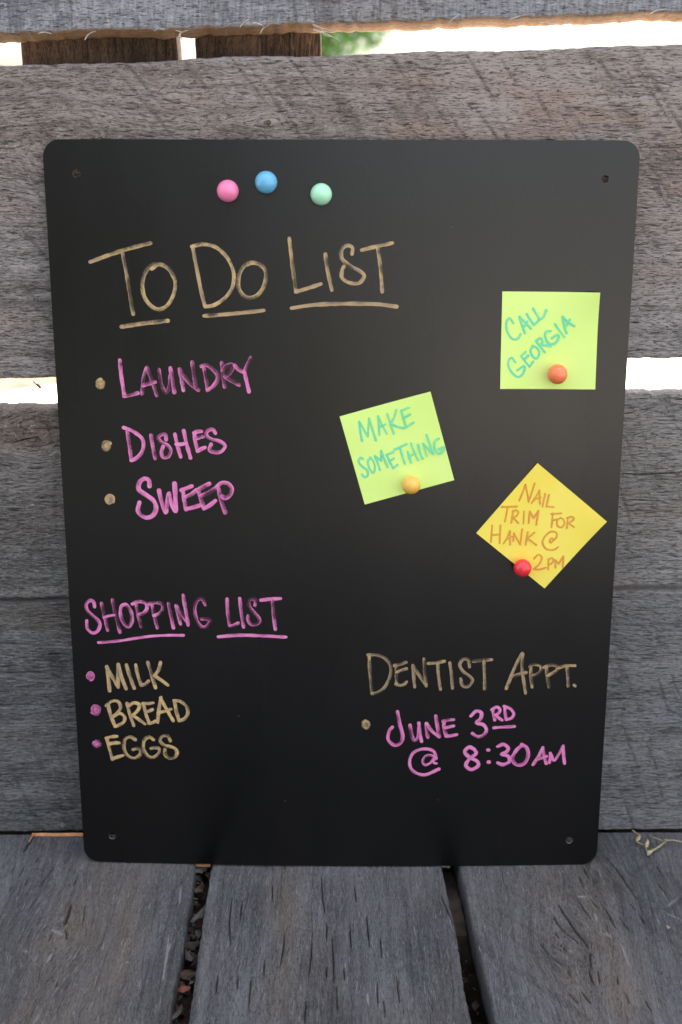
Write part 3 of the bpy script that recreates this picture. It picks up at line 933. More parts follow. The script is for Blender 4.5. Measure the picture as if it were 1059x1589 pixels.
write([[(55, 95), (75, 230), (95, 370)], [(20, 55), (100, 85), (190, 150), (212, 220), (190, 300), (140, 350), (95, 372)], [(285, 130), (300, 230), (325, 350)],
       [(430, 170), (425, 125), (390, 120), (355, 150), (385, 195), (450, 230), (475, 280), (450, 335), (400, 340), (385, 290), (400, 240)],
       [(515, 120), (540, 230), (570, 335)], ([(600, 85), (630, 220), (665, 345)], 1, .85), [(530, 215), (570, 215), (620, 205)],
       [(705, 110), (708, 170), (735, 280)], [(700, 105), (735, 90), (770, 90)], [(720, 160), (760, 145), (785, 140)], [(735, 280), (770, 260), (805, 245)],
       ([(905, 105), (880, 70), (830, 85), (820, 130), (870, 165), (950, 185), (1000, 230), (960, 285), (900, 290), (850, 270), (865, 215)], 1, .75)],
      A3, 6.8, PINK, 'pink word DISHES', dens=.65, hue=.3)
A4 = (205, 735, 6.418)
write([([(180, 125), (175, 70), (130, 50), (80, 90), (75, 160), (150, 215), (220, 270), (245, 340), (220, 410), (150, 440), (80, 400), (65, 350), (80, 290)], 1.05, .8),
       [(275, 170), (300, 280), (340, 385)], ([(348, 380), (360, 280), (372, 205)], 1, .75), [(375, 200), (400, 300), (430, 370)], ([(440, 370), (438, 230), (430, 100)], 1.1, .9),
       [(515, 175), (525, 260), (545, 355)], [(500, 165), (550, 145), (600, 125)], [(530, 235), (590, 210), (650, 165)], ([(545, 352), (610, 337), (675, 317)], 1, .8),
       [(670, 175), (695, 260), (725, 345)], [(675, 155), (720, 130), (775, 100)], ([(690, 220), (770, 190), (845, 140)], 1, .3), ([(725, 345), (780, 315), (835, 270)], 1, .8),
       ([(870, 150), (895, 270), (935, 385)], 1, .3), ([(855, 125), (900, 92), (960, 97), (1003, 150), (980, 215), (930, 240), (900, 225)], 1, .6)],
      A4, 7.6, PINK, 'pink word SWEEP', dens=.62, hue=.3)
A5 = (125, 910, 6.619)
A6 = (270, 910, 5.883)
write([(cv(A5, [(150, 210), (140, 160), (105, 145), (65, 185), (75, 245), (130, 300), (185, 350), (205, 400), (180, 460), (130, 480), (80, 440), (70, 390), (70, 355)]), 1, .8),
       cv(A5, [(222, 175), (250, 300), (285, 450)]), cv(A5, [(335, 140), (365, 290), (410, 470)]), (cv(A5, [(245, 320), (290, 305), (350, 295)]), .8, .9),
       cv(A5, [(465, 185), (430, 200), (415, 260), (430, 340), (470, 400), (510, 410), (535, 350), (530, 280), (500, 215), (470, 185)]),
       (cv(A5, [(580, 190), (600, 300), (630, 410)]), 1, .25), (cv(A5, [(540, 180), (600, 155), (670, 170), (690, 220), (660, 270), (605, 290)]), 1, .5),
       (cv(A5, [(740, 190), (765, 300), (795, 425)]), 1, .25), (cv(A5, [(710, 180), (780, 165), (840, 180), (850, 230), (810, 280), (760, 300)]), 1, .5),
       cv(A5, [(910, 175), (935, 300), (960, 425)]), cv(A6, [(25, 175), (45, 260), (65, 340)]), cv(A6, [(30, 180), (80, 260), (130, 330)]), cv(A6, [(90, 80), (110, 200), (135, 350)]),
       cv(A6, [(290, 165), (265, 115), (225, 120), (195, 180), (205, 280), (240, 350), (285, 370), (330, 330), (340, 310), (300, 295), (258, 295)])],
      PX, 6.3, PINK, 'pink word SHOPPING', dens=.5, hue=.3)
write([(([(490, 115), (495, 230), (512, 350)]), 1, .5), [(515, 360), (550, 355), (590, 335)], [(605, 110), (620, 240), (640, 370)],
       [(745, 170), (750, 120), (710, 115), (685, 155), (720, 220), (775, 280), (785, 325), (740, 350), (700, 340), (680, 300), (682, 270)],
       ([(800, 125), (880, 115), (975, 110)], 1, .85), [(905, 132), (915, 260), (930, 390)]], A6, 6.3, PINK, 'pink word LIST after SHOPPING', dens=.5, hue=.3)
write([([(153.7, 997.3), (185.4, 994.6), (230.8, 987.8), (262, 986), (285.5, 986)], 1, .9)], PX, 5.2, PINK, 'pink underline below SHOPPING')
write([([(410, 460), (600, 445), (800, 450), (1025, 462)], 1, .9)], A6, 6, PINK, 'pink underline below LIST')
A7 = (130, 1010, 5.883)
write([([(215, 145), (230, 260), (240, 365)], 1, .8), [(218, 150), (260, 230), (318, 330)], [(320, 330), (318, 220), (318, 130)], [(320, 125), (350, 240), (390, 345)],
       [(395, 130), (425, 230), (465, 340)], [(480, 130), (500, 230), (530, 310)], [(530, 312), (565, 305), (595, 275)],
       [(590, 105), (625, 220), (660, 335)], [(705, 105), (690, 170), (652, 225)], [(652, 228), (710, 265), (770, 310)]], A7, 6.6, GOLD, 'gold word MILK', dens=.85, hue=.6)
write([[(225, 490), (250, 590), (290, 690)], [(210, 500), (260, 460), (320, 465), (340, 520), (310, 570), (270, 600)], [(270, 600), (330, 570), (375, 600), (370, 650), (320, 680), (290, 690)],
       [(400, 480), (425, 580), (460, 680)], [(420, 500), (460, 475), (510, 490), (500, 540), (450, 590)], [(450, 590), (500, 620), (560, 665)],
       [(550, 480), (570, 570), (600, 655)], [(545, 480), (590, 480), (635, 475)], [(570, 555), (600, 550), (630, 535)], ([(600, 660), (630, 655), (660, 640)], 1, .9),
       ([(710, 425), (690, 540), (680, 650)], 1, .85), [(705, 430), (760, 530), (820, 635)], [(690, 560), (740, 550), (800, 530)],
       [(835, 460), (850, 550), (875, 635)], [(830, 450), (890, 460), (945, 510), (955, 570), (920, 620), (880, 635)]], A7, 6.4, GOLD, 'gold word BREAD', dens=.75, hue=.7)
write([[(215, 800), (240, 900), (265, 990)], [(210, 795), (260, 785), (305, 780)], [(240, 850), (280, 840), (325, 840)], ([(265, 985), (310, 970), (360, 955)], 1, .85),
       ([(475, 810), (430, 785), (380, 810), (370, 880), (400, 950), (460, 980), (515, 950), (520, 900), (490, 890), (455, 900)], 1, .5),
       ([(640, 810), (600, 785), (555, 820), (550, 900), (590, 960), (640, 970), (690, 930), (690, 890), (640, 885), (620, 890)], 1, .5),
       ([(795, 820), (770, 775), (720, 780), (700, 820), (740, 860), (820, 880), (855, 920), (840, 965), (790, 980), (750, 950), (745, 900)], 1, .5)],
      A7, 6.4, GOLD, 'gold word EGGS', dens=.7, hue=.7)
A8 = (560, 1000, 5.883); A9 = (720, 1000, 5.883)
write([cv(A8, p) for p in ([(80, 105), (85, 230), (105, 440)], [(70, 95), (150, 95), (230, 130), (275, 200), (270, 290), (220, 390), (160, 435), (105, 450)],
       [(325, 195), (328, 270), (330, 350)], [(310, 190), (360, 180), (415, 160)], [(335, 250), (370, 235), (420, 220)], [(325, 360), (360, 370), (400, 360), (420, 340)],
       [(478, 190), (485, 280), (495, 385)], [(480, 195), (530, 270), (600, 370)], [(580, 130), (585, 230), (600, 375)], [(620, 170), (690, 165), (765, 150)], [(705, 172), (712, 280), (730, 405)],
       [(815, 165), (830, 270), (840, 395)], [(995, 200), (985, 140), (940, 130), (905, 180), (935, 240), (1000, 290), (1020, 330), (980, 380), (930, 370), (915, 310)])] +
      [cv(A9, p) for p in ([(90, 150), (160, 140), (255, 135)], [(185, 147), (190, 260), (192, 400)])], PX, 6.0, GOLD, 'gold word DENTIST', dens=.5, hue=.3, alpha=.85)
write([([(535, 80), (470, 200), (390, 400)], 1, .7), [(540, 85), (535, 220), (565, 440)], [(430, 300), (490, 275), (570, 255)], [(615, 205), (615, 290), (625, 385)],
       [(605, 200), (640, 180), (700, 195), (705, 235), (670, 270), (630, 280)], [(755, 212), (765, 290), (780, 385)], [(735, 205), (790, 185), (850, 195), (850, 230), (800, 265), (770, 280)],
       ([(865, 210), (930, 190), (1015, 190)], 1, .7), [(945, 202), (950, 280), (955, 375)], [(1008, 368), (1016, 374)]], A9, 6.0, GOLD, 'gold abbreviation APPT.', dens=.5, hue=.4, alpha=.85)
AJ = (550, 1080, 3.115)
write([[(210, 75), (220, 130), (235, 190), (225, 225), (195, 237), (165, 210), (170, 170), (185, 150)], [(270, 140), (277, 185), (292, 215), (310, 195), (313, 150)], [(313, 130), (318, 175), (326, 218)],
       [(348, 132), (351, 165), (357, 198)], [(350, 132), (378, 170), (410, 195)], [(395, 95), (402, 140), (412, 195)], [(434, 120), (436, 155), (445, 190)], [(430, 120), (455, 114), (480, 112)],
       [(440, 152), (462, 147), (480, 143)], [(445, 192), (470, 190), (495, 185)]], AJ, 6.4, PINK, 'pink word JUNE', dens=.72, hue=.3)
write([[(565, 95), (590, 72), (615, 80), (612, 108), (592, 128), (625, 138), (640, 165), (622, 190), (595, 195), (572, 180)],
       ([(670, 62), (675, 90), (680, 115)], .85), ([(665, 65), (690, 52), (705, 65), (697, 83), (682, 90)], .85), ([(682, 90), (700, 105), (715, 115)], .85),
       ([(728, 55), (730, 80), (735, 110)], .85), ([(725, 48), (755, 60), (772, 85), (760, 105), (735, 113)], .85), ([(675, 152), (725, 148), (775, 145)], .9)],
      AJ, 6.4, PINK, 'pink date 3RD with underlined RD', dens=.72, hue=.3)
write([([(390, 305), (375, 287), (347, 290), (332, 312), (343, 332), (368, 322), (386, 300)], .85), ([(386, 295), (385, 320), (397, 325)], .8),
       [(397, 300), (382, 264), (330, 255), (285, 275), (268, 320), (285, 362), (340, 380), (410, 352)]], AJ, 6.0, PINK, 'pink at sign before the time', dens=.78, hue=.3)
write([[(580, 256), (556, 246), (535, 268), (555, 293), (595, 315), (598, 338), (565, 354), (540, 333), (560, 300), (590, 277), (580, 256)],
       [(647, 260), (650, 260)], [(649, 318), (652, 318)], [(695, 242), (722, 232), (745, 250), (735, 270), (712, 280), (745, 290), (750, 315), (720, 330), (695, 322)],
       [(815, 235), (785, 260), (765, 300), (785, 330), (820, 325), (840, 290), (835, 250), (810, 233)]], AJ, 6.8, PINK, 'pink time 8:30', dens=.82, hue=.3)
write([[(912, 248), (892, 290), (865, 330)], [(912, 248), (920, 290), (928, 325)], [(885, 303), (905, 298), (930, 290)],
       [(948, 275), (948, 300), (944, 320)], [(950, 278), (965, 310), (985, 285), (1008, 245)], [(1010, 240), (1012, 280), (1017, 323)]], AJ, 6.0, PINK, 'pink letters AM after the time', dens=.82, hue=.3)


def dot(px, py, r, mat, label, seed):
    rr = random.Random(seed)
    pts = []
    n = 34
    for i in range(n):
        f = i / (n - 1)
        a = f * math.tau * 2.6 + seed
        q = r * (.12 + .60 * f ** .8) * (1 + rr.uniform(-.08, .08))
        pts.append((px + q * math.cos(a) * .96, py + q * math.sin(a) * 1.05))
    fill = [(px, py - r * .25), (px + .5, py + r * .25)]
    o = write([(fill, r / 4.2, .2), (pts, 1.0)], PX, r * .58, mat, label, dens=.55, hue=.5)
    o.name = 'bullet_dot'


dot(157.5, 596, 9.6, GOLD, 'gold dot beside LAUNDRY', 1)
dot(166, 692, 9.8, GOLD, 'gold dot beside DISHES', 2)
dot(171, 775.5, 9.2, GOLD, 'gold dot beside SWEEP', 3)
dot(141, 1049, 8, PINK, 'pink dot beside MILK', 4)
dot(149, 1101, 9.6, PINK, 'pink dot beside BREAD', 5)
dot(151.5, 1154, 8, PINK, 'pink dot beside EGGS', 6)
dot(569, 1124, 8.6, GOLD, 'gold dot beside JUNE', 7)


# ------------------------------------------------------------------ sticky notes
def paper(name, col, col2):
    k = NT(name)
    tc_ = k.n('ShaderNodeTexCoord').outputs['Object']
    n = k.noise(tc_, 30, 3, .5)
    k.l(k.mix(k.ramp(n, .3, .7), col, col2), k.b.inputs['Base Color'])
    k.b.inputs['Roughness'].default_value = .75
    k.b.inputs['Specular IOR Level'].default_value = .25
    f = k.noise(tc_, 700, 3, .6)
    bp = k.n('ShaderNodeBump'); bp.inputs['Strength'].default_value = .15; bp.inputs['Distance'].default_value = .0004
    k.l(f, bp.inputs['Height']); k.l(bp.outputs[0], k.b.inputs['Normal'])
    return k.m


def note(name, corners, mat, label, curl):
    """corners TL TR BR BL in photo pixels"""
    Q = [np.array(on_board(*c, .001)) for c in corners]
    n = 22
    def lift(s, t):    # s across, t down
        h = .0006
        for (cs, ct, amp) in curl:
            d = math.hypot(s - cs, t - ct)
            h += amp * max(0, 1 - d / .55) ** 2
        return h
    def sf(s, t, h=0.0):
        p = (Q[0] * (1 - s) + Q[1] * s) * (1 - t) + (Q[3] * (1 - s) + Q[2] * s) * t
        return bsurf(p[0], p[1], lift(s, t) + h)
    root = empty(name, tuple(sf(.5, .5)), label, 'sticky note')
    V = []; F = []
    for i in range(n + 1):
        for j in range(n + 1): V.append(sf(j / n, i / n, .00015))
    m = (n + 1) ** 2
    for i in range(n + 1):
        for j in range(n + 1): V.append(sf(j / n, i / n, 0))
    for i in range(n):
        for j in range(n):
            a = i * (n + 1) + j
            F.append((a, a + n + 1, a + n + 2, a + 1)); F.append((a + m, a + m + 1, a + m + n + 2, a + m + n + 1))
    rim_ = [j for j in range(n + 1)] + [i * (n + 1) + n for i in range(1, n + 1)] + [n * (n + 1) + j for j in range(n - 1, -1, -1)] + [i * (n + 1) for i in range(n - 1, 0, -1)]
    nb = len(V)
    for a in rim_: V.append(V[a]); V.append(V[a + m])
    for q in range(len(rim_)):
        a, b = nb + 2 * q, nb + 2 * ((q + 1) % len(rim_)); F.append((a, b, b + 1, a + 1))
    mesh_obj('paper', V, F, mat, root)
    # inverse bilinear for the writing
    A_ = np.array([Q[1] - Q[0], Q[3] - Q[0]]).T
    Ai = np.linalg.inv(A_)
    def mp_surf(u, v, h):
        s, t = Ai @ (np.array([u, v]) - Q[0])
        return bsurf(u, v, lift(min(1, max(0, s)), min(1, max(0, t))) + .00015 + h)
    return root, mp_surf


LIME = paper('lime_paper', (0.74, 0.97, 0.25), (0.77, 0.98, 0.28))
YELL = paper('yellow_paper', (0.98, 0.77, 0.10), (0.98, 0.81, 0.14))
def nwrite(nt_, strokes, z, wpx, mat, label):
    root, sf = nt_
    return write(strokes, z, wpx, mat, label, parent=root, surf=sf, h0=.00006, dens=.6, hue=.4, mapper=lambda x, y: on_board(z[0] + x / z[2], z[1] + y / z[2], .001))
n1 = note('sticky_note', [(781, 452), (931, 453), (925, 604), (777, 603)], LIME, 'lime square note reading CALL GEORGIA, upright, held by the orange ball magnet', [(1, 0, .005), (0, 1, .0015)])
zn = (760, 440, 5.883)
nwrite(n1, [[(225, 360), (190, 315), (160, 350), (167, 430), (210, 500), (260, 505), (290, 460)], [(280, 300), (300, 370), (330, 450)], [(280, 300), (330, 350), (385, 410)], [(310, 400), (335, 375), (350, 345)],
            [(345, 275), (380, 330), (410, 375)], [(410, 375), (440, 350), (460, 322)], [(405, 225), (435, 275), (465, 325)], [(465, 325), (500, 300), (525, 240)]], zn, 4.0, TEAL, 'teal word CALL')
nwrite(n1, [[(240, 715), (205, 675), (175, 720), (195, 790), (260, 850), (310, 820), (325, 750), (258, 790)], [(300, 665), (340, 720), (370, 755)], [(295, 660), (335, 622)], [(325, 692), (360, 655)], [(370, 755), (405, 710)],
            [(400, 570), (380, 610), (400, 660), (435, 680), (460, 640), (445, 590), (400, 565)], [(430, 520), (470, 570), (510, 625)], [(430, 520), (470, 495), (490, 525), (475, 560)], [(475, 560), (520, 560), (565, 570)],
            [(565, 430), (525, 435), (515, 480), (545, 540), (600, 545), (640, 490), (622, 465), (575, 497)], [(605, 365), (645, 425), (690, 485)], [(675, 300), (690, 390), (710, 450)], [(675, 300), (720, 345), (780, 385)], [(700, 390), (740, 325)]],
       zn, 4.0, TEAL, 'teal word GEORGIA')
n2 = note('sticky_note', [(528, 646), (669, 607), (706, 745), (567, 783)], LIME, 'lime square note reading MAKE SOMETHING, tilted, held by the yellow ball magnet', [(1, 0, .0015), (0, 0, .001)])
zn = (520, 600, 5.574)
nwrite(n2, [[(215, 305), (225, 390), (240, 470)], [(215, 300), (290, 430)], [(290, 430), (300, 275)], [(300, 275), (360, 465)], [(378, 255), (385, 330), (390, 415)], [(380, 255), (415, 330), (455, 405)], [(385, 350), (440, 325)],
            [(460, 235), (485, 320), (515, 405)], [(535, 200), (520, 260), (488, 318)], [(488, 318), (540, 342), (600, 358)], [(580, 205), (600, 280), (620, 350)], [(580, 205), (645, 180)], [(600, 268), (655, 238)], [(620, 350), (685, 308)]],
       zn, 4.0, TEAL, 'teal word MAKE')
nwrite(n2, [[(250, 625), (225, 615), (210, 650), (240, 690), (280, 720), (290, 760), (265, 785), (238, 760)], [(310, 615), (290, 650), (305, 710), (335, 745), (350, 710), (340, 650), (312, 612)],
            [(350, 600), (375, 660), (395, 720)], [(350, 600), (405, 640)], [(405, 640), (405, 555)], [(405, 555), (460, 695)], [(455, 590), (480, 650), (510, 705)], [(450, 590), (510, 565)], [(475, 643), (515, 620)], [(510, 705), (545, 675)],
            [(520, 545), (625, 495)], [(570, 530), (590, 600), (610, 665)], [(635, 560), (650, 610), (665, 655)], [(665, 490), (690, 560), (725, 635)], [(645, 605), (700, 570)], [(725, 500), (740, 560), (765, 620)],
            [(770, 490), (785, 540), (800, 595)], [(770, 490), (850, 575)], [(800, 415), (825, 490), (855, 575)], [(905, 445), (870, 470), (870, 530), (900, 575), (940, 555), (945, 520), (905, 540)]], zn, 4.0, TEAL, 'teal word SOMETHING')
n3 = note('sticky_note', [(740, 827), (835, 718), (942, 808), (846, 913)], YELL, 'yellow diamond turned note reading NAIL TRIM FOR HANK @ 2PM under the red magnet', [(1, 1, .0025), (1, 0, .001)])
zn = (735, 710, 5.043)
nwrite(n3, [[(410, 210), (385, 280), (362, 335)], [(410, 210), (425, 280), (435, 345)], [(435, 345), (460, 270), (482, 200)], [(520, 255), (490, 310), (458, 355)], [(520, 255), (522, 310), (525, 360)], [(480, 325), (530, 310)],
            [(565, 280), (545, 380)], [(595, 290), (575, 380)], [(575, 380), (630, 385)]], zn, 3.3, ORNG, 'orange word NAIL')
nwrite(n3, [[(224, 385), (345, 382)], [(270, 390), (262, 440), (250, 500)], [(315, 415), (300, 510)], [(310, 420), (340, 410), (355, 430), (335, 460), (310, 465)], [(310, 465), (355, 510)], [(400, 420), (395, 515)],
            [(445, 420), (435, 510)], [(445, 420), (475, 470)], [(475, 470), (512, 415)], [(512, 415), (495, 525)]], zn, 3.3, ORNG, 'orange word TRIM')
nwrite(n3, [[(625, 435), (615, 545)], [(612, 440), (690, 435)], [(622, 490), (665, 480)], [(685, 470), (660, 490), (660, 530), (690, 545), (715, 520), (710, 485), (685, 470)],
            [(745, 465), (735, 550)], [(735, 470), (775, 460), (788, 480), (760, 505), (740, 510)], [(745, 510), (790, 540)]], zn, 3.3, ORNG, 'orange word FOR')
nwrite(n3, [[(150, 530), (140, 660)], [(215, 530), (208, 670)], [(145, 605), (212, 600)], [(290, 575), (265, 630), (240, 670)], [(290, 575), (290, 680)], [(260, 640), (305, 615)],
            [(322, 592), (315, 650)], [(320, 590), (370, 680)], [(385, 560), (370, 680)], [(430, 580), (412, 680)], [(480, 585), (425, 630)], [(425, 630), (495, 680)]], zn, 3.3, ORNG, 'orange word HANK')
nwrite(n3, [[(635, 645), (615, 630), (600, 650), (610, 665), (635, 640), (655, 620), (650, 585), (605, 580), (560, 620), (545, 670), (575, 715), (630, 720), (665, 700)]], zn, 3.3, ORNG, 'orange at sign')
nwrite(n3, [[(478, 790), (510, 758), (538, 780), (520, 830), (475, 870)], [(475, 872), (520, 875), (570, 860)], [(592, 795), (588, 875)], [(588, 795), (620, 785), (630, 805), (610, 830), (590, 835)],
            [(645, 800), (645, 860)], [(645, 800), (670, 830)], [(670, 830), (708, 770)], [(708, 770), (702, 860)]], zn, 3.3, ORNG, 'orange time 2PM')


# ------------------------------------------------------------------ ball magnets
def magnet(px, py, rpx, col, label, lift=0.0):
    r = rpx / 2020.0
    u, v = on_board(px, py, r * .9)
    c = bsurf(u, v, r * .93 + lift)
    root = empty('ball_magnet', tuple(bsurf(u, v, lift)), label, 'magnet')
    k = NT('pearly_plastic')
    k.b.inputs['Base Color'].default_value = (*col, 1)
    k.b.inputs['Roughness'].default_value = .22
    k.b.inputs['Coat Weight'].default_value = .35
    k.b.inputs['Coat Roughness'].default_value = .12
    k.b.inputs['Subsurface Weight'].default_value = .25
    k.b.inputs['Subsurface Radius'].default_value = (1, .8, .7)
    k.b.inputs['Subsurface Scale'].default_value = .002
    V, F = [], []
    ns, nr = 40, 22
    for i in range(nr + 1):
        a = math.pi * i / nr
        x = math.cos(a); y = math.sin(a)
        n_ = max(x, -.86) * r
        if i == nr: y = 0
        for j in range(ns):
            b = math.tau * j / ns
            V.append(c + bN * n_ + (bX * math.cos(b) + bY * math.sin(b)) * y * r)
    for i in range(nr):
        for j in range(ns):
            F.append((i * ns + j, (i + 1) * ns + j, (i + 1) * ns + (j + 1) % ns, i * ns + (j + 1) % ns))
    mesh_obj('ball', V, F, k.m, root)
    V, F = [], []
    for hh in (.0, r * .12):
        for j in range(24):
            b = math.tau * j / 24
            V.append(c - bN * (r * .93 - hh) + (bX * math.cos(b) + bY * math.sin(b)) * r * .42)
    F = [(j, (j + 1) % 24, 24 + (j + 1) % 24, 24 + j) for j in range(24)] + [tuple(range(24))]
    mesh_obj('magnet_disc', V, F, rim, root)


magnet(355, 296.5, 17.0, (0.97, 0.24, 0.46), 'pink ball magnet, leftmost of three at the top of the board')
magnet(414.5, 283, 17.2, (0.15, 0.49, 0.74), 'blue ball magnet above the title between pink and mint ones')
magnet(500, 301.5, 16.8, (0.47, 0.88, 0.60), 'mint green ball magnet above the word LIST')
magnet(866, 580, 16.0, (0.98, 0.24, 0.09), 'orange ball magnet pinning the upright lime note', .0008)
magnet(639, 752, 15.3, (0.98, 0.55, 0.10), 'yellow orange ball magnet pinning the tilted lime note', .0008)
magnet(811.5, 880.5, 15.2, (0.88, 0.035, 0.05), 'red ball magnet pinning the yellow diamond note', .0008)

# ------------------------------------------------------------------ small debris
def tube(pts, r0, r1, sides=5):
    P_ = catmull(pts, 5) if len(pts) > 2 else [np.array(p, float) for p in pts]
    P_ = np.array(P_); n = len(P_)
    T_ = np.gradient(P_, axis=0); T_ /= np.linalg.norm(T_, axis=1)[:, None] + 1e-12
    V, F = [], []
    for i in range(n):
        a = np.cross(T_[i], (0.3, .2, 1)); a /= np.linalg.norm(a); b = np.cross(T_[i], a)
        r = r0 + (r1 - r0) * i / (n - 1)
        for j in range(sides):
            t = math.tau * j / sides
            V.append(P_[i] + (a * math.cos(t) + b * math.sin(t)) * r)
    for i in range(n - 1):
        for j in range(sides):
            F.append((i * sides + j, i * sides + (j + 1) % sides, (i + 1) * sides + (j + 1) % sides, (i + 1) * sides + j))
    F.append(tuple(range(sides))[::-1]); F.append(tuple((n - 1) * sides + j for j in range(sides)))
    return V, F


fibm = simple('pale_fibre', (0.66, 0.60, 0.52), .8, .3, 300, .3)
grym = simple('grey_fibre', (0.34, 0.34, 0.34), .8, .3, 300, .3)
def splinter(pts, r, mat=fibm, par=topb, yy=-.005):
    P3 = [on_wall(x, y, yy - .002 * k_) for k_, (x, y) in enumerate(pts)]
    V, F = tube(P3, r, r * .4, 4)
    o = mesh_obj('splinter', V, F, mat, None)
    o.parent = par      # the boards' own frame is the world frame
    return o
for pts in ([(132, 62), (138, 53), (149, 48)], [(276, 60), (281, 50), (272, 47)], [(283, 62), (279, 52), (292, 47)], [(404, 52), (409, 44), (417, 39)], [(373, 42), (379, 34), (386, 30)],
            [(486, 46), (496, 49), (512, 55), (524, 61)], [(486, 38), (500, 44), (512, 47), (522, 50)], [(697, 35), (706, 27), (714, 22)], [(790, 31), (803, 26), (817, 22)],
            [(836, 36), (852, 36), (866, 39)], [(500, 49), (505, 55), (515, 57)], [(392, 35), (400, 36), (410, 41)], [(60, 52), (68, 50), (80, 52)], [(1008, 22), (1020, 16), (1035, 14)], [(240, 48), (246, 44), (256, 46)]):
    splinter(pts, .00048, yy=-.007)
for pts in ([(52, 592), (57, 597), (62, 603), (67, 607)],):
    splinter(pts, .0005, simple('seed_brown', (.16, .10, .05), .8), brd2, -.001)
for pts in ([(999, 590), (1003, 595), (1006, 599)], [(1012, 606), (1018, 610), (1026, 607)], [(15, 634), (20, 630), (25, 627)], [(1035, 597), (1045, 599), (1055, 597)]):
    splinter(pts, .0004, grym, brd3, .001)
# tiny beetle-shaped seed hanging in the left gap
def blob(name, c, rx, ry, rz, ang, mat, parent):
    V, F = [], []
    for i in range(7):
        a = math.pi * i / 6
        for j in range(8):
            b = math.tau * j / 8
            x, y, z = math.cos(a) * rx, math.sin(a) * math.cos(b) * ry, math.sin(a) * math.sin(b) * rz
            V.append((c[0] + x * math.cos(ang) - z * math.sin(ang), c[1] + y, c[2] + x * math.sin(ang) + z * math.cos(ang)))
    for i in range(6):
        for j in range(8): F.append((i * 8 + j, i * 8 + (j + 1) % 8, (i + 1) * 8 + (j + 1) % 8, (i + 1) * 8 + j))
    return mesh_obj(name, V, F, mat, parent)
sdp = on_wall(61, 599, -.002)
o = blob('seed', sdp, .0028, .0008, .0009, math.radians(-48), simple('seed_husk', (.20, .15, .07), .7), None)
tag(o, 'tiny brown seed husk caught at the left bright gap', 'seed')

# nail head with ring in the wide board
nh = on_wall(417, 190, .0036)
V, F = [], []
for i, (q, hh) in enumerate(((0, -.0003), (.0012, -.0003), (.0017, -.0002), (.0020, .0004))):
    for j in range(16):
        a = math.tau * j / 16
        V.append((nh[0] + q * math.cos(a), nh[1] - .0006 + hh, nh[2] + q * math.sin(a)))
for i in range(3):
    for j in range(16): F.append((i * 16 + j, i * 16 + (j + 1) % 16, (i + 1) * 16 + (j + 1) % 16, (i + 1) * 16 + j))
nail = mesh_obj('nail', V, F, simple('rusty_nail', (.09, .055, .035), .7), None)
nail.parent = brd2

# orange sliver at the foot of the wall, left: leaking sunlight put into the colour
om = simple('sunlit_wood_orange', (0.55, 0.26, 0.12), .8, .3, 200, .25)
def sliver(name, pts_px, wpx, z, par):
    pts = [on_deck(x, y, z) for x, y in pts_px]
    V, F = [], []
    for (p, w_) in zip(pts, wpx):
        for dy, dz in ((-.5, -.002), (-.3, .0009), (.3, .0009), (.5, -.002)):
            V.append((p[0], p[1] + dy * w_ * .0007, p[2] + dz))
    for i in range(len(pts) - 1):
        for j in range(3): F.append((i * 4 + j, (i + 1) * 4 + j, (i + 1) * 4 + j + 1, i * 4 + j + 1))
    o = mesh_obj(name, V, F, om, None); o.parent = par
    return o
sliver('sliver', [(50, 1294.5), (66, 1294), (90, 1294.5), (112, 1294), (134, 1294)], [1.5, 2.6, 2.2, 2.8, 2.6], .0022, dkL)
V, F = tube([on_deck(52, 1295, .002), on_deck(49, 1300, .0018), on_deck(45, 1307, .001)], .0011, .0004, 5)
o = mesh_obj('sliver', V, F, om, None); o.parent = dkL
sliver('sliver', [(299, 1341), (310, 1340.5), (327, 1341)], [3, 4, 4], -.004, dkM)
V, F = tube([on_deck(686, 1342, -.006), on_deck(692, 1343, -.008), on_deck(698, 1346, -.010)], .003, .0015, 5)
o = mesh_obj('bark_chip', V, F, simple('pale_chip', (.42, .38, .33), .8), None)
tag(o, 'pale wood chip wedged in the right deck gap under the board', 'wood chip')

# dead vine sprig at the foot of the wall, right
root = empty('dried_sprig', tuple(on_deck(1010, 1305)), 'dried curled weed sprig lying where wall meets deck at the right', 'sprig')
vm = simple('dry_stem', (0.33, 0.27, 0.155), .8, .3, 200, .3)
lm = simple('dry_leaf_straw', (0.42, 0.38, 0.21), .8, .3, 200, .25)
def sp3(L, zs): return [on_deck(760 + x / 3.542, 1260 + y / 3.542, z) for (x, y), z in zip(L, zs)]
for L, zs, r in (([(785, 100), (800, 112), (828, 128)], (.012, .010, .008), .0008), ([(828, 128), (808, 145), (812, 165), (850, 182)], (.008, .006, .005, .004), .0009),
                 ([(895, 138), (925, 148), (955, 158)], (.007, .006, .005), .0006), ([(872, 235), (885, 218), (925, 195), (962, 165), (968, 150)], (.003, .003, .004, .005, .008), .0013),
                 ([(960, 158), (1010, 155), (1075, 168), (1140, 172)], (.006, .006, .005, .004), .0006), ([(855, 175), (862, 205), (878, 228)], (.004, .003, .003), .0008)):
    V, F = tube(sp3(L, zs), r, r * .7, 6)
    mesh_obj('stem', V, F, vm, root)
def leafm(name, L, zs, par, mat):
    P3 = sp3(L, zs)
    c = sum(P3) / len(P3)
    V = [p for p in P3] + [c + np.array([0, 0, .0012])] + [p - np.array([0, 0, .0004]) for p in P3]
    n = len(P3)
    F = [(i, (i + 1) % n, n) for i in range(n)] + [(i, i + n + 1, (i + 1) % n + n + 1, (i + 1) % n) for i in range(n)]
    return mesh_obj(name, V, F, mat, par)
leafm('leaf', [(868, 145), (878, 165), (872, 190), (858, 195), (855, 175)], (.007, .006, .004, .004, .006), root, lm)
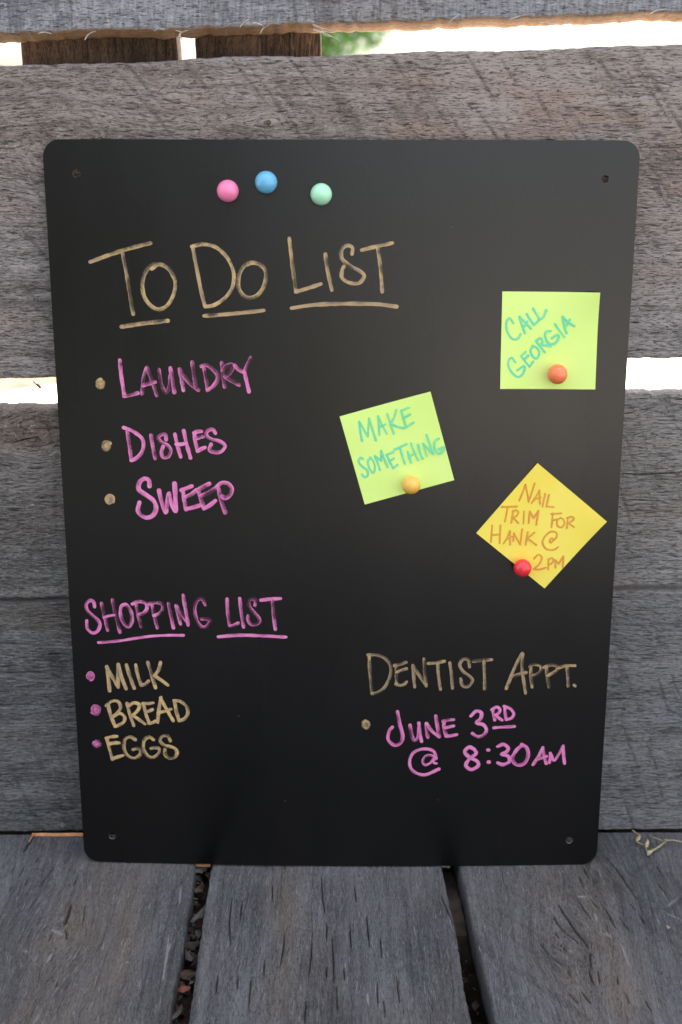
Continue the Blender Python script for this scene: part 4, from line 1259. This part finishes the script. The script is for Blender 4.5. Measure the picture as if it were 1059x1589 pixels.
leafm('leaf', [(818, 125), (832, 132), (828, 148), (812, 160), (804, 148)], (.008, .008, .007, .006, .006), root, lm)
leafm('leaf', [(862, 208), (885, 212), (905, 205), (888, 228), (868, 238)], (.004, .004, .004, .003, .003), root, lm)
o = leafm('wood_chip', [(968, 622), (985, 625), (996, 636), (978, 640)], (.004,) * 4, None, simple('tan_chip', (.34, .24, .15), .8))
tag(o, 'small tan chip lying on the right deck board', 'wood chip')

# leaf litter in the left gap
litc = [simple('leaf_brown', (0.075, 0.052, 0.037), .85, .3, 150, .4), simple('leaf_grey', (0.085, 0.078, 0.072), .85, .3, 150, .4),
        simple('leaf_dark', (0.05, 0.04, 0.032), .9, .2, 150, .4), simple('leaf_rust', (0.20, 0.07, 0.04), .8, .3, 150, .3)]
rl = random.Random(5)
def dry_leaf(c, ln, wd, ang, tilt, mat, nm='dry_leaf'):
    V, F = [], []
    n, m = 7, 5
    for i in range(n):
        s = i / (n - 1)
        w_ = wd * math.sin(math.pi * (0.08 + .86 * s)) * (1 + rl.uniform(-.35, .35))
        for j in range(m):
            t = (j / (m - 1) - .5) * 2
            x = (s - .5) * ln; y = t * w_ * .5; z = -abs(t) ** 2 * wd * .22 + .15 * ln * math.sin(s * 5 + ang) * .5 + rl.uniform(-1, 1) * .0004
            z += x * tilt
            V.append((c[0] + x * math.cos(ang) - y * math.sin(ang), c[1] + x * math.sin(ang) + y * math.cos(ang), c[2] + z))
    k0 = len(V)
    V += [(a, b, cc - .0003) for a, b, cc in V]
    for i in range(n - 1):
        for j in range(m - 1):
            a = i * m + j
            F.append((a, a + m, a + m + 1, a + 1)); F.append((a + k0, a + k0 + 1, a + k0 + m + 1, a + k0 + m))
    return mesh_obj(nm, V, F, mat, None)
# big ones one can tell apart (photo points in the gap)
big = [((908, 255), 1, 'grey curled leaf just under the board edge in the left deck gap', -.006, .016, .010, .6),
       ((905, 340), 0, 'brown leaf wedged high in the left deck gap', -.012, .020, .012, 1.3),
       ((905, 465), 1, 'pale grey splinter of bark in the left deck gap', -.007, .024, .007, 1.15),
       ((862, 600), 2, 'dark leaf lying deep in the middle of the left deck gap', -.016, .018, .012, .4),
       ((862, 650), 1, 'narrow grey leaf curled against the middle deck board', -.010, .020, .006, 2.0),
       ((848, 735), 0, 'brown leaf below the narrow grey one in the left deck gap', -.014, .016, .010, .2),
       ((840, 800), 3, 'rust red leaf fragment in the left deck gap', -.011, .010, .008, .1),
       ((805, 915), 1, 'grey twisted leaf at the near end of the left deck gap', -.010, .018, .006, 1.2)]
for (p, ci, lab, z, ln, wd, ang) in big:
    q = Z1(*p)
    c = on_deck(q[0], q[1], z)
    o = dry_leaf(c, ln, wd, ang, rl.uniform(-.3, .3), litc[ci])
    tag(o, lab, 'dry leaf')
# uncountable rest
V, F, MI = [], [], []
for q in range(420):
    y = rl.uniform(-.42, -.0); side_ = rl.random()
    if q < 330:
        xa, xb = float(e1(np.array([y]))[0]), float(e2(np.array([y]))[0]); z = rl.uniform(-.030, -.016)
    else:
        xa, xb = float(e3(np.array([y]))[0]), float(e4(np.array([y]))[0]); z = rl.uniform(-.055, -.045)
    x = rl.uniform(xa - .004, xb + .004)
    a = rl.uniform(0, 6.28); L_ = rl.uniform(.003, .010); W_ = rl.uniform(.001, .004)
    dx, dy = math.cos(a), math.sin(a); k0 = len(V)
    z += rl.uniform(-.003, .003); tl = rl.uniform(-.4, .4)
    V += [(x - dx * L_ * .5, y - dy * L_ * .5, z - tl * L_), (x + dy * W_, y - dx * W_, z + .0008), (x + dx * L_ * .5, y + dy * L_ * .5, z + tl * L_), (x - dy * W_, y + dx * W_, z + .0012), (x, y, z + .0022)]
    for t in ((0, 1, 4), (1, 2, 4), (2, 3, 4), (3, 0, 4)): F.append(tuple(i + k0 for i in t)); MI.append(rl.choice((0, 0, 1, 2, 2, 2)))
o = mesh_obj('leaf_litter', V, F, litc[0], None, smooth=False)
o.data.materials.append(litc[1]); o.data.materials.append(litc[2])
o.data.polygons.foreach_set('material_index', np.array(MI, dtype=np.int32))
tag(o, 'crumbled leaf litter and bark packed in the deck gaps', 'leaf litter', kind='stuff')
# packed dirt below the gaps
dm = simple('packed_dirt', (0.045, 0.034, 0.026), .95, .1, 180, .5, .8)
V, F = [], []
ny = 60
ys = np.linspace(-.5, .01, ny)
for y in ys:
    xa = float(e1(np.array([y]))[0]) - .01; xb = float(e2(np.array([y]))[0]) + .01
    for j in range(9):
        x = xa + (xb - xa) * j / 8
        V.append((x, y, -.030 + .010 * (float(fbm(np.array([x * 90]), np.array([y * 90]), 4, 3)[0]) - .5)))
for i in range(ny - 1):
    for j in range(8): F.append((i * 9 + j, i * 9 + j + 1, (i + 1) * 9 + j + 1, (i + 1) * 9 + j))
o = mesh_obj('dirt', V, F, dm, None); tag(o, kind='structure')

# ------------------------------------------------------------------ tree beyond the wall
tree = empty('leafy_tree', (-.75, 9.0, GZ), 'green leafy tree out of focus, seen through the top gap beyond the right upright', 'tree')
lk = NT('tree_leaf')
tcl = lk.n('ShaderNodeTexCoord').outputs['Object']
lk.l(lk.mix(lk.ramp(lk.noise(tcl, 5, 2), .35, .65), (0.045, 0.15, 0.025), (0.13, 0.32, 0.07)), lk.b.inputs['Base Color'])
lk.b.inputs['Roughness'].default_value = .55
tr = np.random.default_rng(3)
cx0 = float(on_wall(508, 60, 9.0)[0])
tree.location = (cx0, 9.0, GZ)
nl = 5200
cl = tr.normal(0, 1, (26, 3)); cl /= np.linalg.norm(cl, axis=1)[:, None]; cl *= tr.uniform(.25, .8, (26, 1))
cl = cl * np.array([.42, .5, .9]) + np.array([cx0, 9.0, 1.32])
ctr = cl[tr.integers(0, 26, nl)] + tr.normal(0, .085, (nl, 3))
a1 = tr.normal(0, 1, (nl, 3)); a1 /= np.linalg.norm(a1, axis=1)[:, None]
a2 = np.cross(a1, tr.normal(0, 1, (nl, 3))); a2 /= np.linalg.norm(a2, axis=1)[:, None]
sz = tr.uniform(.02, .04, (nl, 1))
V = np.stack([ctr - a1 * sz, ctr - a2 * sz * .5, ctr + a1 * sz, ctr + a2 * sz * .5], 1).reshape(-1, 3)
F = np.arange(nl * 4).reshape(nl, 4)
mesh_obj('crown', V, F, lk.m, tree)
bk = simple('tree_bark', (0.12, 0.09, 0.06), .9, .2, 20, .3, .5)
V, F = tube([(cx0, 9, GZ), (cx0 + .03, 9.02, .5), (cx0 - .02, 8.98, 1.2), (cx0, 9, 1.9)], .07, .02, 10)
mesh_obj('trunk', V, F, bk, tree)
for q in range(6):
    e = cl[q * 4]
    V, F = tube([(cx0, 9, .9 + q * .12), ((cx0 + e[0]) / 2, (9 + e[1]) / 2, (1.1 + q * .12 + e[2]) / 2), tuple(e)], .022, .006, 6)
    mesh_obj('limb', V, F, bk, tree)
